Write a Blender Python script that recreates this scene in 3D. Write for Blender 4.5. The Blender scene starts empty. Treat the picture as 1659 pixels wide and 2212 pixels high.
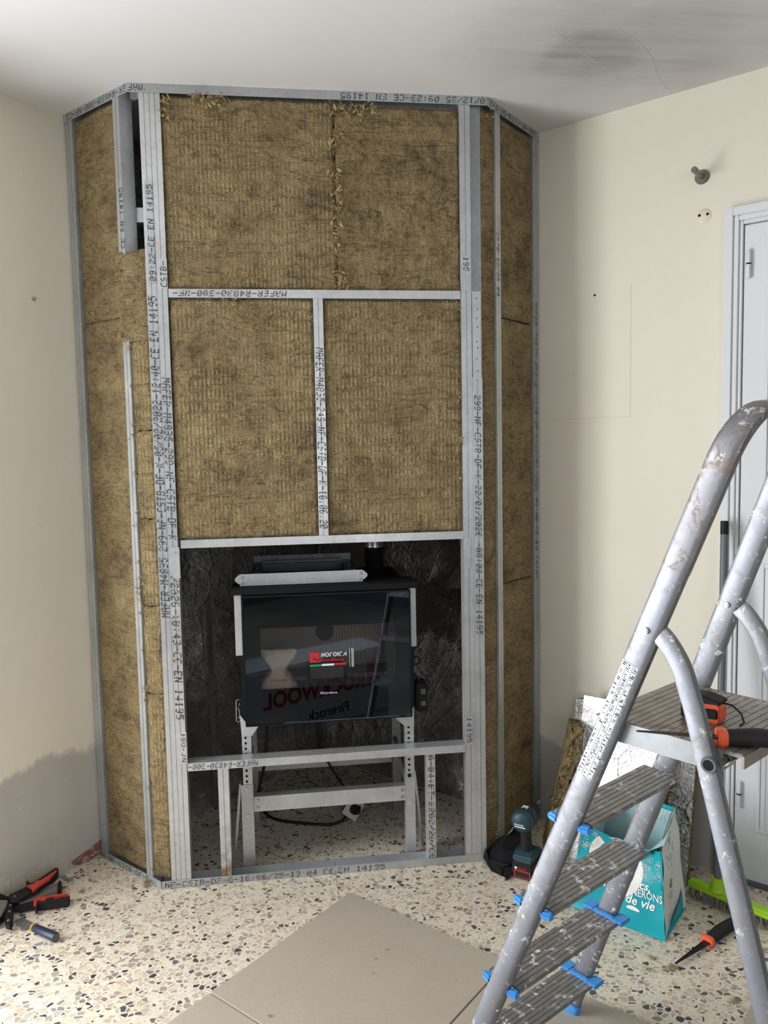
import bpy, bmesh, math, random
from mathutils import Vector, Matrix, noise
S = 2 ** -.5
H = 2.55
C = bpy.context.scene.collection
random.seed(7)

# ------------------------------------------------------------------ camera, world, light, exposure
cam_d = bpy.data.cameras.new('camera'); cam = bpy.data.objects.new('camera', cam_d); C.objects.link(cam)
cam_d.sensor_fit = 'HORIZONTAL'; cam_d.sensor_width = 36; cam_d.lens = 36 * 1672.1 / 1659; cam_d.clip_start = .02
r = Vector((0.99158188, -0.12807408, -0.01903702)); u = Vector((0.02902874, 0.07660678, 0.99663872)); w = Vector((0.12618522, 0.98880151, -0.07967972))
cam.matrix_world = Matrix(((r.x, u.x, -w.x, 0.43962), (r.y, u.y, -w.y, -2.51688), (r.z, u.z, -w.z, 1.42635), (0, 0, 0, 1)))
sc = bpy.context.scene
sc.camera = cam
sc.view_settings.view_transform = 'Standard'; sc.view_settings.look = 'None'; sc.view_settings.gamma = 1
sc.view_settings.use_curve_mapping = False
sc.view_settings.exposure = 0.0
wd = bpy.data.worlds.new('sky'); sc.world = wd; wd.use_nodes = True
wd.node_tree.nodes['Background'].inputs[0].default_value = (.72, .84, 1, 1)
wd.node_tree.nodes['Background'].inputs[1].default_value = 1.4


def area(name, loc, d, sx, sy, power, col):
    l = bpy.data.lights.new(name, 'AREA'); l.shape = 'RECTANGLE'; l.size = sx; l.size_y = sy; l.energy = power; l.color = col
    o = bpy.data.objects.new(name, l); C.objects.link(o); o.location = loc
    o.rotation_euler = Vector(d).to_track_quat('-Z', 'Y').to_euler()
    return o


# daylight entering through the glazed door in the left wall; added fill lamp behind the camera, no window there
area('daylight_glazed_door', (-.2469 - S * 1.52 - S * .1, .2572 - S * 1.52 + S * .1, 1.1), (S, -S, .02), 1.5, 2.1, 122, (.97, .98, 1))
area('added_back_fill', (1.0, -4.2, 1.5), (-.25, 1, 0), 1.3, 1.3, 20, (.96, .98, 1))

# ------------------------------------------------------------------ materials
MT = {}


class NT:
    def __init__(s, name):
        m = bpy.data.materials.new(name); m.use_nodes = True; MT[name] = m; s.m = m
        s.t = m.node_tree; s.b = s.t.nodes['Principled BSDF']; s.tc = None

    def n(s, ty, **k):
        x = s.t.nodes.new(ty)
        for a, v in k.items(): setattr(x, a, v)
        return x

    def l(s, a, b): s.t.links.new(a, b); return s

    def co(s, scale=None, rot=None):
        if not s.tc: s.tc = s.n('ShaderNodeTexCoord')
        o = s.tc.outputs['Object']
        if scale or rot:
            mp = s.n('ShaderNodeMapping')
            if scale: mp.inputs['Scale'].default_value = scale
            if rot: mp.inputs['Rotation'].default_value = rot
            s.l(o, mp.inputs[0]); o = mp.outputs[0]
        return o

    def noise(s, sc, det=4, rough=.55, vec=None, dist=0):
        x = s.n('ShaderNodeTexNoise'); x.inputs['Scale'].default_value = sc; x.inputs['Detail'].default_value = det
        x.inputs['Roughness'].default_value = rough; x.inputs['Distortion'].default_value = dist
        s.l(vec or s.co(), x.inputs['Vector']); return x.outputs['Fac']

    def voro(s, sc, feat='F1', vec=None, out='Distance', rnd=1):
        x = s.n('ShaderNodeTexVoronoi', feature=feat); x.inputs['Scale'].default_value = sc; x.inputs['Randomness'].default_value = rnd
        s.l(vec or s.co(), x.inputs['Vector']); return x.outputs[out]

    def ramp(s, f, stops, interp='LINEAR'):
        x = s.n('ShaderNodeValToRGB'); cr = x.color_ramp; cr.interpolation = interp
        while len(cr.elements) < len(stops): cr.elements.new(.5)
        for e, (p, c) in zip(cr.elements, stops):
            e.position = p; e.color = (c, c, c, 1) if not isinstance(c, tuple) else (*c, 1)
        s.l(f, x.inputs[0]); return x.outputs[0]

    def mix(s, f, a, b, bt='MIX'):
        x = s.n('ShaderNodeMix', data_type='RGBA', blend_type=bt)
        for i, v in ((0, f), (6, a), (7, b)):
            if hasattr(v, 'is_linked'): s.l(v, x.inputs[i])
            elif isinstance(v, tuple): x.inputs[i].default_value = (*v, 1)
            else: x.inputs[i].default_value = v
        return x.outputs[2]

    def math(s, op, a, b=0, clamp=False):
        x = s.n('ShaderNodeMath', operation=op, use_clamp=clamp)
        for i, v in ((0, a), (1, b)):
            if hasattr(v, 'is_linked'): s.l(v, x.inputs[i])
            else: x.inputs[i].default_value = v
        return x.outputs[0]

    def sep(s, v=None):
        x = s.n('ShaderNodeSeparateXYZ'); s.l(v or s.co(), x.inputs[0]); return x.outputs

    def bump(s, h, st=.3, d=.002):
        x = s.n('ShaderNodeBump'); x.inputs['Strength'].default_value = st; x.inputs['Distance'].default_value = d
        s.l(h, x.inputs['Height']); s.l(x.outputs[0], s.b.inputs['Normal'])

    def col(s, c):
        if isinstance(c, tuple): s.b.inputs['Base Color'].default_value = (*c, 1)
        else: s.l(c, s.b.inputs['Base Color'])
        return s

    def set(s, rough=.5, metal=0, spec=.5):
        for k, v in (('Roughness', rough), ('Metallic', metal), ('Specular IOR Level', spec)):
            if hasattr(v, 'is_linked'): s.l(v, s.b.inputs[k])
            else: s.b.inputs[k].default_value = v
        return s


def plain(name, c, rough=.5, metal=0, spec=.5, var=.08, sc=25):
    m = NT(name); f = m.noise(sc, 4)
    m.col(m.mix(f, tuple(x * (1 - var) for x in c), tuple(min(1, x * (1 + var)) for x in c))).set(rough, metal, spec)
    return m


def wool(name, vert=True, dark=1.0, ridge=1.0):
    m = NT(name); D = lambda *c: tuple(x * dark for x in c)
    oi = m.n('ShaderNodeObjectInfo'); vm = m.n('ShaderNodeVectorMath', operation='ADD'); m.l(m.co(), vm.inputs[0])
    cm = m.n('ShaderNodeCombineXYZ'); rr_ = m.math('MULTIPLY', oi.outputs['Random'], 30); m.l(rr_, cm.inputs[0]); m.l(rr_, cm.inputs[1]); m.l(cm.outputs[0], vm.inputs[1]); V = vm.outputs[0]
    a = m.noise(9, 7, .68, V); b = m.noise(70, 5, .72, V); c3 = m.noise(4.2, 4, .6, V)
    base = m.ramp(a, [(.30, D(.17, .120, .070)), (.42, D(.315, .232, .125)), (.56, D(.40, .30, .155)), (.70, D(.47, .375, .205))])
    spots = m.ramp(m.noise(8, 6, .66, V, .8), [(.56, 0.), (.68, 1.)])
    base = m.mix(m.math('MULTIPLY', spots, .6), base, D(.165, .118, .092))
    fib = m.ramp(m.noise(300, 3, .75), [(.3, .5), (.7, 1.5)])
    clump = m.ramp(m.noise(95, 4, .7, V, 1.2), [(.3, .68), (.68, 1.25)])
    base = m.mix(1.0, m.mix(1.0, base, fib, 'MULTIPLY'), clump, 'MULTIPLY')
    crk = m.ramp(m.noise(10, 6, .7, m.co((.45, .45, 1.6)), 1.6), [(.48, 1.), (.5, .38), (.52, 1.)])
    base = m.mix(1.0, base, crk, 'MULTIPLY')
    holes = m.ramp(m.voro(13, vec=V), [(.02, .2), (.045, 1.)])
    base = m.mix(1.0, base, holes, 'MULTIPLY')
    wv = m.n('ShaderNodeTexWave', wave_type='BANDS', bands_direction='X'); wv.inputs['Scale'].default_value = 23.5
    wv.inputs['Distortion'].default_value = 1.6; wv.inputs['Detail'].default_value = 3; wv.inputs['Detail Scale'].default_value = 5
    m.l(m.co((1, 1, .5)), wv.inputs['Vector'])
    wz = m.n('ShaderNodeTexWave', wave_type='BANDS', bands_direction='Z'); wz.inputs['Scale'].default_value = 8.6
    wz.inputs['Distortion'].default_value = 5.5; wz.inputs['Detail'].default_value = 4; wz.inputs['Detail Scale'].default_value = 2.2; m.l(m.co((.55, 1, 1)), wz.inputs['Vector'])
    band = m.ramp(wz.outputs['Fac'], [(.12, .12), (.42, 1.)])
    msk = m.ramp(c3, [(.40, 0.08), (.56, 1.)])
    rd = m.math('MULTIPLY', m.math('MULTIPLY', wv.outputs['Fac'], band), m.math('MULTIPLY', msk, ridge))
    hgt = m.math('ADD', m.math('MULTIPLY', rd, .55), m.math('ADD', m.math('MULTIPLY', b, 1.1), m.math('MULTIPLY', m.noise(260, 3, .75), .8)))
    base = m.mix(m.math('MULTIPLY', rd, .34), base, D(.64, .53, .27))
    m.col(base).set(.95, 0, .1); m.bump(hgt, .95, .006)
    return m


wool('wool', dark=.82); wool('wool_plain', dark=.80, ridge=.25)
wool('wool_edge', dark=.75, ridge=0)
plain('fibre', (.38, .295, .155), .95, 0, .1, .25, 120)


def galv(name, c=(.60, .62, .63), metal=.62, rough=.42, stain=0):
    m = NT(name)
    sp = m.voro(90, out='Color'); sp = m.ramp(sp, [(0., .93), (1., 1.05)])
    st = m.ramp(m.noise(5, 5, .6), [(.35, .86), (.65, 1.08)])
    base = m.mix(1., m.mix(1., c, sp, 'MULTIPLY'), st, 'MULTIPLY')
    if stain:
        base = m.mix(m.math('MULTIPLY', m.ramp(m.noise(14, 6, .7), [(.42, 0.), (.62, 1.)]), m.ramp(m.sep()[2], [(.0, stain), (.23, 0.)])), base, (.28, .19, .11))
    m.col(base).set(m.ramp(m.noise(30, 4), [(.3, rough - .08), (.7, rough + .08)]), metal); m.bump(m.noise(8, 3), .06, .004)
    return m


galv('galvanised', (.50, .52, .53)); galv('galvanised_bright', (.60, .61, .62), .6, .38); galv('galvanised_grey_shade', (.36, .39, .41), .6, .42); galv('galvanised_rusty', (.58, .60, .60), .5, .5, 1.6)
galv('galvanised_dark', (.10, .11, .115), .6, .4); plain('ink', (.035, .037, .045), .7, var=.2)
plain('screw_metal', (.45, .45, .45), .3, .9)
plain('black_steel', (.008, .008, .009), .45, 0, .25, .2); plain('black_enamel', (.003, .003, .004), .9, 0, 0., .1)
plain('black_matt', (.010, .010, .011), .75, 0, .15, .2)
plain('black_rubber', (.016, .016, .017), .6, 0, .3, .25)
plain('teal_plastic', (.012, .045, .06), .45, 0, .5, .12)
plain('grey_plastic', (.10, .105, .11), .5)
plain('red_plastic', (.62, .055, .03), .4, 0, .5, .1)
plain('orange_plastic', (.90, .13, .05), .4, 0, .5, .08)
plain('red_print', (.55, .02, .03), .5, 0, .4, .08)
plain('green_print', (.01, .30, .11), .5); plain('white_print', (.85, .85, .84), .5, var=.03)
plain('blue_plastic', (.06, .30, .72), .4, 0, .5, .12)
plain('navy_plastic', (.012, .02, .05), .4); plain('yellow_plastic', (.75, .48, .04), .45)
plain('lime_plastic', (.34, .60, .02), .42, 0, .5, .06)
plain('pole_grey', (.12, .135, .15), .42); plain('bristle', (.26, .24, .20), .9, 0, .1, .3, 200)
plain('white_pvc', (.72, .74, .75), .3, 0, .5, .03, 8)
plain('white_plastic', (.72, .71, .68), .45); plain('steel', (.45, .45, .45), .32, .9, var=.2)
plain('knob', (.20, .175, .16), .35, .35); plain('silver_pipe', (.55, .54, .53), .28, .9)
plain('wrap_white', (.72, .74, .78), .35, 0, .5, .06, 6)
plain('bag_white', (.78, .78, .73), .42, 0, .4, .04); plain('bag_lining', (.36, .53, .55), .5, 0, .4, .12, 9)
plain('brown_steel', (.30, .27, .24), .45, .4, var=.2)
m = plain('vermiculite', (.30, .26, .21), .9, 0, .1, .1, 60)
m = plain('dark_lining', (.17, .155, .14), .9, 0, .1, .1, 60)
m = NT('bag_teal'); m.col(m.mix(m.noise(6, 4), (.0, .27, .33), (.0, .40, .46))).set(.4, 0, .45)
m = NT('paper'); m.col(m.mix(m.noise(14, 5), (.48, .36, .25), (.66, .52, .39))).set(.85); m.bump(m.noise(22, 5, .6), .5, .01)


def foil(name, c, rough, st, dist):
    m = NT(name)
    v1 = m.voro(7, 'DISTANCE_TO_EDGE', vec=None); v1 = m.ramp(v1, [(0., 1.), (.05, .3), (.16, 0.)])
    nz = m.noise(16, 6, .62, dist=1.4); n2 = m.noise(75, 4, .65, dist=1.2)
    big = m.ramp(m.noise(2.2, 3), [(.38, .12), (.6, 1.)])
    hgt = m.math('MULTIPLY', m.math('ADD', m.math('ADD', nz, m.math('MULTIPLY', v1, .25)), m.math('MULTIPLY', n2, .42)), big)
    m.col(c).set(rough, 1); m.bump(hgt, st, dist)
    return m


foil('foil_dark', (.56, .55, .53), .22, 1., .04); foil('foil', (.88, .88, .87), .24, .55, .02); foil('foil_crinkled', (.85, .85, .84), .16, .9, .03)
foil('foil_dull', (.33, .33, .32), .5, .35, .01); foil('foil_strip', (.52, .51, .49), .38, .2, .008)


def alu(name, c, rough, paint, grime, more=0.):
    m = NT(name)
    n1 = m.noise(9, 6, .7); sp = m.ramp(m.noise(42, 6, .8), [(.57 - more, 0.), (.62 - more, 1.)]); sp2 = m.ramp(m.noise(8, 4, .6), [(.48 - more, 0.), (.6 - more, 1.)])
    pm = m.math('MULTIPLY', m.math('MULTIPLY', sp, m.math('ADD', sp2, .35)), paint, True)
    gm = m.math('MULTIPLY', m.ramp(m.noise(17, 6, .75, dist=.5), [(.5, 0.), (.7, 1.)]), grime, True)
    c0 = m.mix(gm, m.mix(n1, tuple(x * .85 for x in c), c), (.20, .17, .14))
    m.col(m.mix(pm, c0, (.72, .71, .68)))
    m.set(m.math('ADD', m.math('MULTIPLY', pm, .4), m.ramp(n1, [(.3, rough - .07), (.7, rough + .1)])), m.math('SUBTRACT', .92, m.math('MAXIMUM', pm, m.math('MULTIPLY', gm, .7))))
    m.bump(m.noise(45, 4), .05, .003)
    return m


alu('ladder_alu', (.30, .315, .35), .50, .9, .9); alu('ladder_tread', (.38, .38, .375), .48, 1.1, .6, .018); alu('ladder_platform', (.42, .39, .35), .5, .6, 1.3, .01)
alu('ladder_dirty', (.30, .30, .32), .5, 1.2, 2.6); alu('ladder_inner', (.48, .42, .36), .5, .4, .9)
plain('label_paper', (.62, .63, .66), .5, 0, .4, .14, 60)


def wallmat(name, s0, sgn):
    # cream paint, bare grey skim below an irregular line
    m = NT(name)
    z = m.sep()[2]
    cream = m.mix(m.noise(1.3, 4), (.745, .695, .575), (.79, .745, .635))
    zz = m.math('ADD', z, m.math('MULTIPLY', m.math('SUBTRACT', m.noise(3.4, 5, .62, dist=.4), .5), .26))
    msk = m.ramp(zz, [(s0 - .012, 1.), (s0 + .012, 0.)])
    grey = m.mix(m.noise(5, 6, .65), (.42, .395, .36), (.55, .525, .485))
    scratch = m.ramp(m.noise(22, 4, .7, vec=m.co((1, 1, 2.2))), [(.64, 0.), (.70, .55)])
    grey = m.mix(scratch, grey, (.66, .63, .57))
    m.col(m.mix(msk, cream, grey)).set(.62, 0, .35)
    m.bump(m.math('ADD', m.noise(60, 4), m.math('MULTIPLY', m.noise(7, 4), .8)), .22, .003)
    return m


plain('ceiling_crack', (.62, .61, .59), .8); plain('dark_unseen_wall', (.15, .165, .19), .7, 0, .3, .08, 4); wallmat('wall_paint_l', .41, 1); wallmat('wall_paint_r', .325, 1)
m = NT('ceiling_paint')
X, Y, Z = m.sep()
nz = m.noise(5, 5, .6, dist=.3)


def blob(cx, cy, rx, ry):
    a = m.math('DIVIDE', m.math('SUBTRACT', X, cx), rx); b = m.math('DIVIDE', m.math('SUBTRACT', Y, cy), ry)
    d = m.math('ADD', m.math('MULTIPLY', a, a), m.math('MULTIPLY', b, b))
    return m.ramp(m.math('ADD', d, m.math('MULTIPLY', nz, .55)), [(.0, 1.), (1.15, 0.)], 'EASE')


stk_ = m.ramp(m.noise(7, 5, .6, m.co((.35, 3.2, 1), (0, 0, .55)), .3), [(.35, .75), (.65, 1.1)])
dark_patch = m.math('MULTIPLY', m.math('MAXIMUM', m.math('MULTIPLY', blob(1.36, -.29, .34, .26), 1.), m.math('MULTIPLY', blob(1.45, -.36, .75, .5), .6), True), stk_, True)  # streaky darker patch over the right side of the ceiling
base0 = blob(-.42, -.12, .34, .22)
base = m.mix(m.noise(1.5, 4), (.635, .63, .625), (.685, .68, .672))
base = m.mix(m.math('MULTIPLY', base0, .28), base, (.40, .35, .30))
m.col(m.mix(m.math('MULTIPLY', dark_patch, .95), base, (.21, .19, .175))).set(.7, 0, .25); m.bump(m.math('ADD', m.noise(18, 4), m.math('MULTIPLY', m.noise(130, 2), .3)), .12, .003)

m = NT('terrazzo')
wob = m.n('ShaderNodeMix', data_type='VECTOR'); wob.inputs[0].default_value = .012
nv = m.n('ShaderNodeTexNoise'); nv.inputs['Scale'].default_value = 40; m.l(m.co(), nv.inputs['Vector']); m.l(m.co(), wob.inputs[4]); m.l(nv.outputs['Color'], wob.inputs[5]); wv_ = wob.outputs[1]
sq = m.n('ShaderNodeMapping'); sq.inputs['Scale'].default_value = (1, 1.15, 1); sq.inputs['Rotation'].default_value = (0, 0, .5); m.l(wv_, sq.inputs[0]); wv_ = sq.outputs[0]


def chips(sc, lo, hi):
    e = m.voro(sc, 'DISTANCE_TO_EDGE', wv_); cc = m.voro(sc, 'F1', wv_, 'Color')
    s3 = m.n('ShaderNodeSeparateColor'); m.l(cc, s3.inputs[0])
    k = m.math('SUBTRACT', e, m.math('MULTIPLY', s3.outputs[1], .16))
    return m.ramp(k, [(lo, 0.), (hi, 1.)]), s3.outputs[0], s3.outputs[2]


k1, r1, r1b = chips(58, .03, .06)
pal = [(0, (.72, .64, .50)), (.22, (.52, .43, .31)), (.36, (.66, .56, .42)), (.5, (.40, .33, .26)), (.6, (.58, .50, .40)), (.7, (.30, .205, .165)), (.76, (.62, .45, .31)), (.82, (.045, .05, .06)), (.91, (.26, .25, .25)), (.96, (.085, .075, .085))]
c1 = m.ramp(r1, pal, 'CONSTANT')
k2, r2, _ = chips(120, .05, .1)
c2 = m.ramp(r2, [(0, (.74, .66, .52)), (.4, (.58, .48, .36)), (.7, (.44, .36, .29)), (.86, (.15, .14, .14)), (.93, (.5, .36, .26))], 'CONSTANT')
matrix = m.mix(m.noise(4, 4), (.77, .70, .565), (.82, .76, .64))
base = m.mix(m.math('MULTIPLY', k2, .75), matrix, c2); base = m.mix(k1, base, c1)
dirt = m.ramp(m.noise(3.2, 6, .7), [(.45, 0.), (.75, .35)])
m.col(m.mix(dirt, base, (.60, .52, .40))).set(m.ramp(m.noise(6, 4), [(.3, .34), (.7, .52)]), 0, .45); m.bump(m.noise(90, 3), .05, .001)
m = NT('beige_tile'); f1 = m.noise(3, 6, .65); f2 = m.noise(160, 3)
m.col(m.mix(1., m.mix(f1, (.40, .345, .275), (.50, .44, .36)), m.ramp(f2, [(.3, .95), (.7, 1.05)]), 'MULTIPLY')).set(.42, 0, .4); m.bump(f2, .05, .001)
plain('joint', (.28, .24, .19), .9); m = NT('brick_red'); m.col(m.mix(m.ramp(m.noise(45, 6, .75, m.co((1, 1, 2.5))), [(.54, 0.), (.62, 1.)]), m.mix(m.noise(30, 4), (.17, .06, .05), (.30, .12, .09)), (.55, .46, .40))).set(.9); plain('plaster', (.56, .50, .42), .9, 0, .1, .15, 40)
plain('tile_edge', (.34, .29, .22), .8)

m = NT('stove_glass'); t = m.t
tr = m.n('ShaderNodeBsdfTransparent'); tr.inputs[0].default_value = (.95, .95, .95, 1); gl = m.n('ShaderNodeBsdfGlossy'); gl.inputs[0].default_value = (.72, .85, 1, 1); gl.inputs['Roughness'].default_value = .012
fr = m.n('ShaderNodeFresnel'); fr.inputs['IOR'].default_value = 1.42; mx = m.n('ShaderNodeMixShader')
m.l(fr.outputs[0], mx.inputs[0]); m.l(tr.outputs[0], mx.inputs[1]); m.l(gl.outputs[0], mx.inputs[2]); m.l(mx.outputs[0], t.nodes['Material Output'].inputs[0])
m = NT('window_glass'); tr = m.n('ShaderNodeBsdfTransparent'); m.l(tr.outputs[0], m.t.nodes['Material Output'].inputs[0])

# ------------------------------------------------------------------ mesh helpers
ORG = {}


class MB:
    def __init__(s): s.v = []; s.f = []

    def add(s, vs, fs, M=None):
        o = len(s.v); s.v += [tuple(M @ Vector(p)) if M else tuple(p) for p in vs]; s.f += [tuple(i + o for i in f) for f in fs]; return s

    def box(s, a, b, M=None):
        x0, y0, z0 = a; x1, y1, z1 = b
        return s.add([(x0, y0, z0), (x1, y0, z0), (x1, y1, z0), (x0, y1, z0), (x0, y0, z1), (x1, y0, z1), (x1, y1, z1), (x0, y1, z1)],
                     [(0, 3, 2, 1), (4, 5, 6, 7), (0, 1, 5, 4), (1, 2, 6, 5), (2, 3, 7, 6), (3, 0, 4, 7)], M)

    def prism(s, poly, h0, h1, M=None):
        n = len(poly)
        return s.add([(x, y, h0) for x, y in poly] + [(x, y, h1) for x, y in poly],
                     [tuple(range(n))[::-1], tuple(range(n, 2 * n))] + [(i, (i + 1) % n, n + (i + 1) % n, n + i) for i in range(n)], M)

    def sweep(s, path, prof, up=(0, 0, 1), cap=True, scales=None):
        # prof: closed 2d loop (a along side, b along 'up-ish')
        path = [Vector(p) for p in path]; n = len(prof); o = len(s.v); upv = Vector(up)
        for i, p in enumerate(path):
            t = (path[min(i + 1, len(path) - 1)] - path[max(i - 1, 0)]).normalized()
            side = t.cross(upv).normalized(); vv = side.cross(t).normalized()
            k = scales[i] if scales else 1
            s.v += [tuple(p + side * a * k + vv * b * k) for a, b in prof]
        for i in range(len(path) - 1):
            for j in range(n):
                s.f.append((o + i * n + j, o + i * n + (j + 1) % n, o + (i + 1) * n + (j + 1) % n, o + (i + 1) * n + j))
        if cap: s.f += [tuple(o + j for j in range(n))[::-1], tuple(o + (len(path) - 1) * n + j for j in range(n))]
        return s

    def tube(s, path, rad, seg=10, up=(.13, .21, 1), scales=None):
        return s.sweep(path, [(rad * math.cos(2 * math.pi * k / seg), rad * math.sin(2 * math.pi * k / seg)) for k in range(seg)], up, True, scales)

    def lathe(s, prof, M=None, seg=20):
        n = len(prof); vs = []; fs = []
        for k in range(seg):
            a = 2 * math.pi * k / seg
            vs += [(rr * math.cos(a), rr * math.sin(a), z) for rr, z in prof]
        for k in range(seg):
            for j in range(n - 1):
                fs.append((k * n + j, ((k + 1) % seg) * n + j, ((k + 1) % seg) * n + j + 1, k * n + j + 1))
        fs += [tuple(k * n for k in range(seg))[::-1], tuple(k * n + n - 1 for k in range(seg))]
        return s.add(vs, fs, M)

    def grid(s, fn, nu, nv):
        vs = [fn(i / nu, j / nv) for j in range(nv + 1) for i in range(nu + 1)]
        return s.add(vs, [(j * (nu + 1) + i, j * (nu + 1) + i + 1, (j + 1) * (nu + 1) + i + 1, (j + 1) * (nu + 1) + i) for j in range(nv) for i in range(nu)])

    def build(s, name, mat, parent=None, smooth=False, bevel=0, org=None, seg=2):
        og = Vector(ORG[parent.name]) if parent else Vector(org or (0, 0, 0))
        me = bpy.data.meshes.new(name); me.from_pydata([tuple(Vector(p) - og) for p in s.v], [], s.f)
        bm = bmesh.new(); bm.from_mesh(me); bmesh.ops.recalc_face_normals(bm, faces=bm.faces)
        if bevel: bmesh.ops.bevel(bm, geom=list(bm.edges), offset=bevel, segments=seg, affect='EDGES', clamp_overlap=True)
        bm.to_mesh(me); bm.free()
        me.materials.append(MT[mat])
        if smooth:
            for p in me.polygons: p.use_smooth = True
            if smooth != 'all':
                try: me.set_sharp_from_angle(angle=math.radians(40))
                except Exception: pass
        o = bpy.data.objects.new(name, me); C.objects.link(o)
        if parent: o.parent = parent
        else: o.location = og
        ORG[o.name] = tuple(og)
        return o


def tag(o, label, cat, group=None):
    o['label'] = label; o['category'] = cat
    if group: o['group'] = group
    return o


def struct(o): o['kind'] = 'structure'; return o


def thing(name, loc, label, cat, group=None):
    o = bpy.data.objects.new(name, None); C.objects.link(o); o.location = loc; o.empty_display_size = .05; ORG[o.name] = tuple(loc)
    return tag(o, label, cat, group)


def bx(name, mat, a, b, parent=None, bevel=0, M=None, **k): return MB().box(a, b, M).build(name, mat, parent, bevel=bevel, **k)


def frame(o, x, y):
    x = Vector(x).normalized(); y = Vector(y); y = (y - x * y.dot(x)).normalized(); z = x.cross(y); o = Vector(o)
    return Matrix(((x.x, y.x, z.x, o.x), (x.y, y.y, z.y, o.y), (x.z, y.z, z.z, o.z), (0, 0, 0, 1)))


W = 1.1175; CL = (-.2469, .2572); CR = (1.3767, .2672); CN = Vector((.5699, 1.074, 0))


def lw(s, z, off=0): return Vector((CL[0] - S * s + S * off, CL[1] - S * s - S * off, z))
def rw(s, z, off=0): return Vector((CR[0] + S * s - S * off, CR[1] - S * s - S * off, z))
def lr(s, z, off=0): return Vector((-S * s - S * off, S * s - S * off, z))
def rr(s, z, off=0): return Vector((W + S * s + S * off, S * s - S * off, z))


# ------------------------------------------------------------------ the room
L = 4.4
dl = Vector((-S, -S, 0)); dr = Vector((S, -S, 0))
P = [CN, CN + dr * L, CN + dr * L + dl * L, CN + dl * L]
floor = struct(MB().prism([(p.x, p.y) for p in P], -.08, 0).build('floor', 'terrazzo'))
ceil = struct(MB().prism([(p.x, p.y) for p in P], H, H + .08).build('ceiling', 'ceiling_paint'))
Ml = frame(CN, dl, (0, 0, 1)); Mr = frame(CN, dr, (0, 0, 1))     # local x along the wall, y up, z = x cross y


def wallbox(mb, M, x0, x1, z0, z1, t): mb.box((x0, z0, min(0, t)), (x1, z1, max(0, t)), M)


# left wall with the glazed door opening (out of frame), local distance from corner d
OP = (1.86, 3.46, 2.2)
zl = -.1 if (Ml.to_3x3() @ Vector((0, 0, -1))).dot(dr) < 0 else .1
mb = MB(); wallbox(mb, Ml, -.1, OP[0], 0, H, zl); wallbox(mb, Ml, OP[1], L, 0, H, zl); wallbox(mb, Ml, OP[0], OP[1], OP[2], H, zl)
wall_left = struct(mb.build('wall_left', 'wall_paint_l'))
zr = -.1 if (Mr.to_3x3() @ Vector((0, 0, -1))).dot(dl) < 0 else .1
mb = MB(); wallbox(mb, Mr, 0, L, 0, H, zr); wall_right = struct(mb.build('wall_right', 'wall_paint_r'))
for nm, M, t in (('wall_back', frame(P[1], dl, (0, 0, 1)), -zl), ('wall_far_left', frame(P[3], dr, (0, 0, 1)), -zr)):
    mb = MB(); sg = -.1 if (M.to_3x3() @ Vector((0, 0, 1))).dot(Vector(CN) - M.translation) > 0 else .1
    wallbox(mb, M, 0, L, 0, H, sg); struct(mb.build(nm, 'dark_unseen_wall'))  # unseen walls given a made-up dark tone to dim stove glass reflections
win = struct(MB().box((OP[0], .0, zl * .4), (OP[0] + .07, OP[2], zl * .9), Ml).box((OP[1] - .07, 0, zl * .4), (OP[1], OP[2], zl * .9), Ml)
             .box((OP[0] + .07, OP[2] - .07, zl * .4), (OP[1] - .07, OP[2], zl * .9), Ml).box((2.62, 0, zl * .4), (2.72, OP[2] - .07, zl * .9), Ml).build('window_1', 'white_pvc'))
# left wall damage: exposed brick and the ragged plaster edge at the foot, small hook
mb = MB()
zz = lambda s: .012 + .004 * math.sin(40 * s)
top = [(0.0, .062), (.03, .052), (.06, .043), (.09, .036), (.118, .028)]; bot = [(.112, .016), (.09, .006), (.05, .004), (.0, .010)]
mb.add([lw(s, z, .002) for s, z in top + bot], [tuple(range(9))]); bk = mb.build('exposed_brick', 'brick_red', wall_left)
bk['label'] = 'patch of bare red brick where the plaster broke away'
mb = MB()
for k in range(26):
    s = .13 + k * .018; h = .05 + .035 * noise.noise(Vector((k * .37, 2, 0))) + .02 * min(1, k / 10)
    mb.box((0, 0, 0), (1, 1, 1), frame(lw(s, 0, -.002), dl * 1, (0, 0, 1)) @ Matrix.Diagonal((.019, max(.01, h), zl / abs(zl) * -.006, 1)))
mb.build('broken_plaster_edge', 'plaster', wall_left)
mb = MB().lathe([(.001, 0), (.006, 0), (.006, .004), (.003, .005), (.003, .016), (.001, .017)], frame(lw(.144, 1.936, 0), dl, (0, 0, 1)) @ Matrix.Scale(-zl / abs(zl), 4, (0, 0, 1)), 10)
mb.build('screw_hook', 'steel', wall_left)
for s, z in ((.217, 1.95),):
    MB().lathe([(.0005, 0), (.004, 0), (.004, .001), (.0005, .001)], frame(rw(s, z, .0005), dr, (0, 0, 1)), 8).build('drill_hole', 'black_matt', wall_right)
# faint pencil lines of an old fitting on the right wall
for a, b in (((.03, 1.525), (.345, 1.525)), ((.345, 1.525), (.345, 1.97))):
    pa = rw(*a, 0); pb = rw(*b, 0); MB().tube([pa, pb], .0007, 4, (.3, .2, .5)).build('pencil_line', 'plaster', wall_right)

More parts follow.
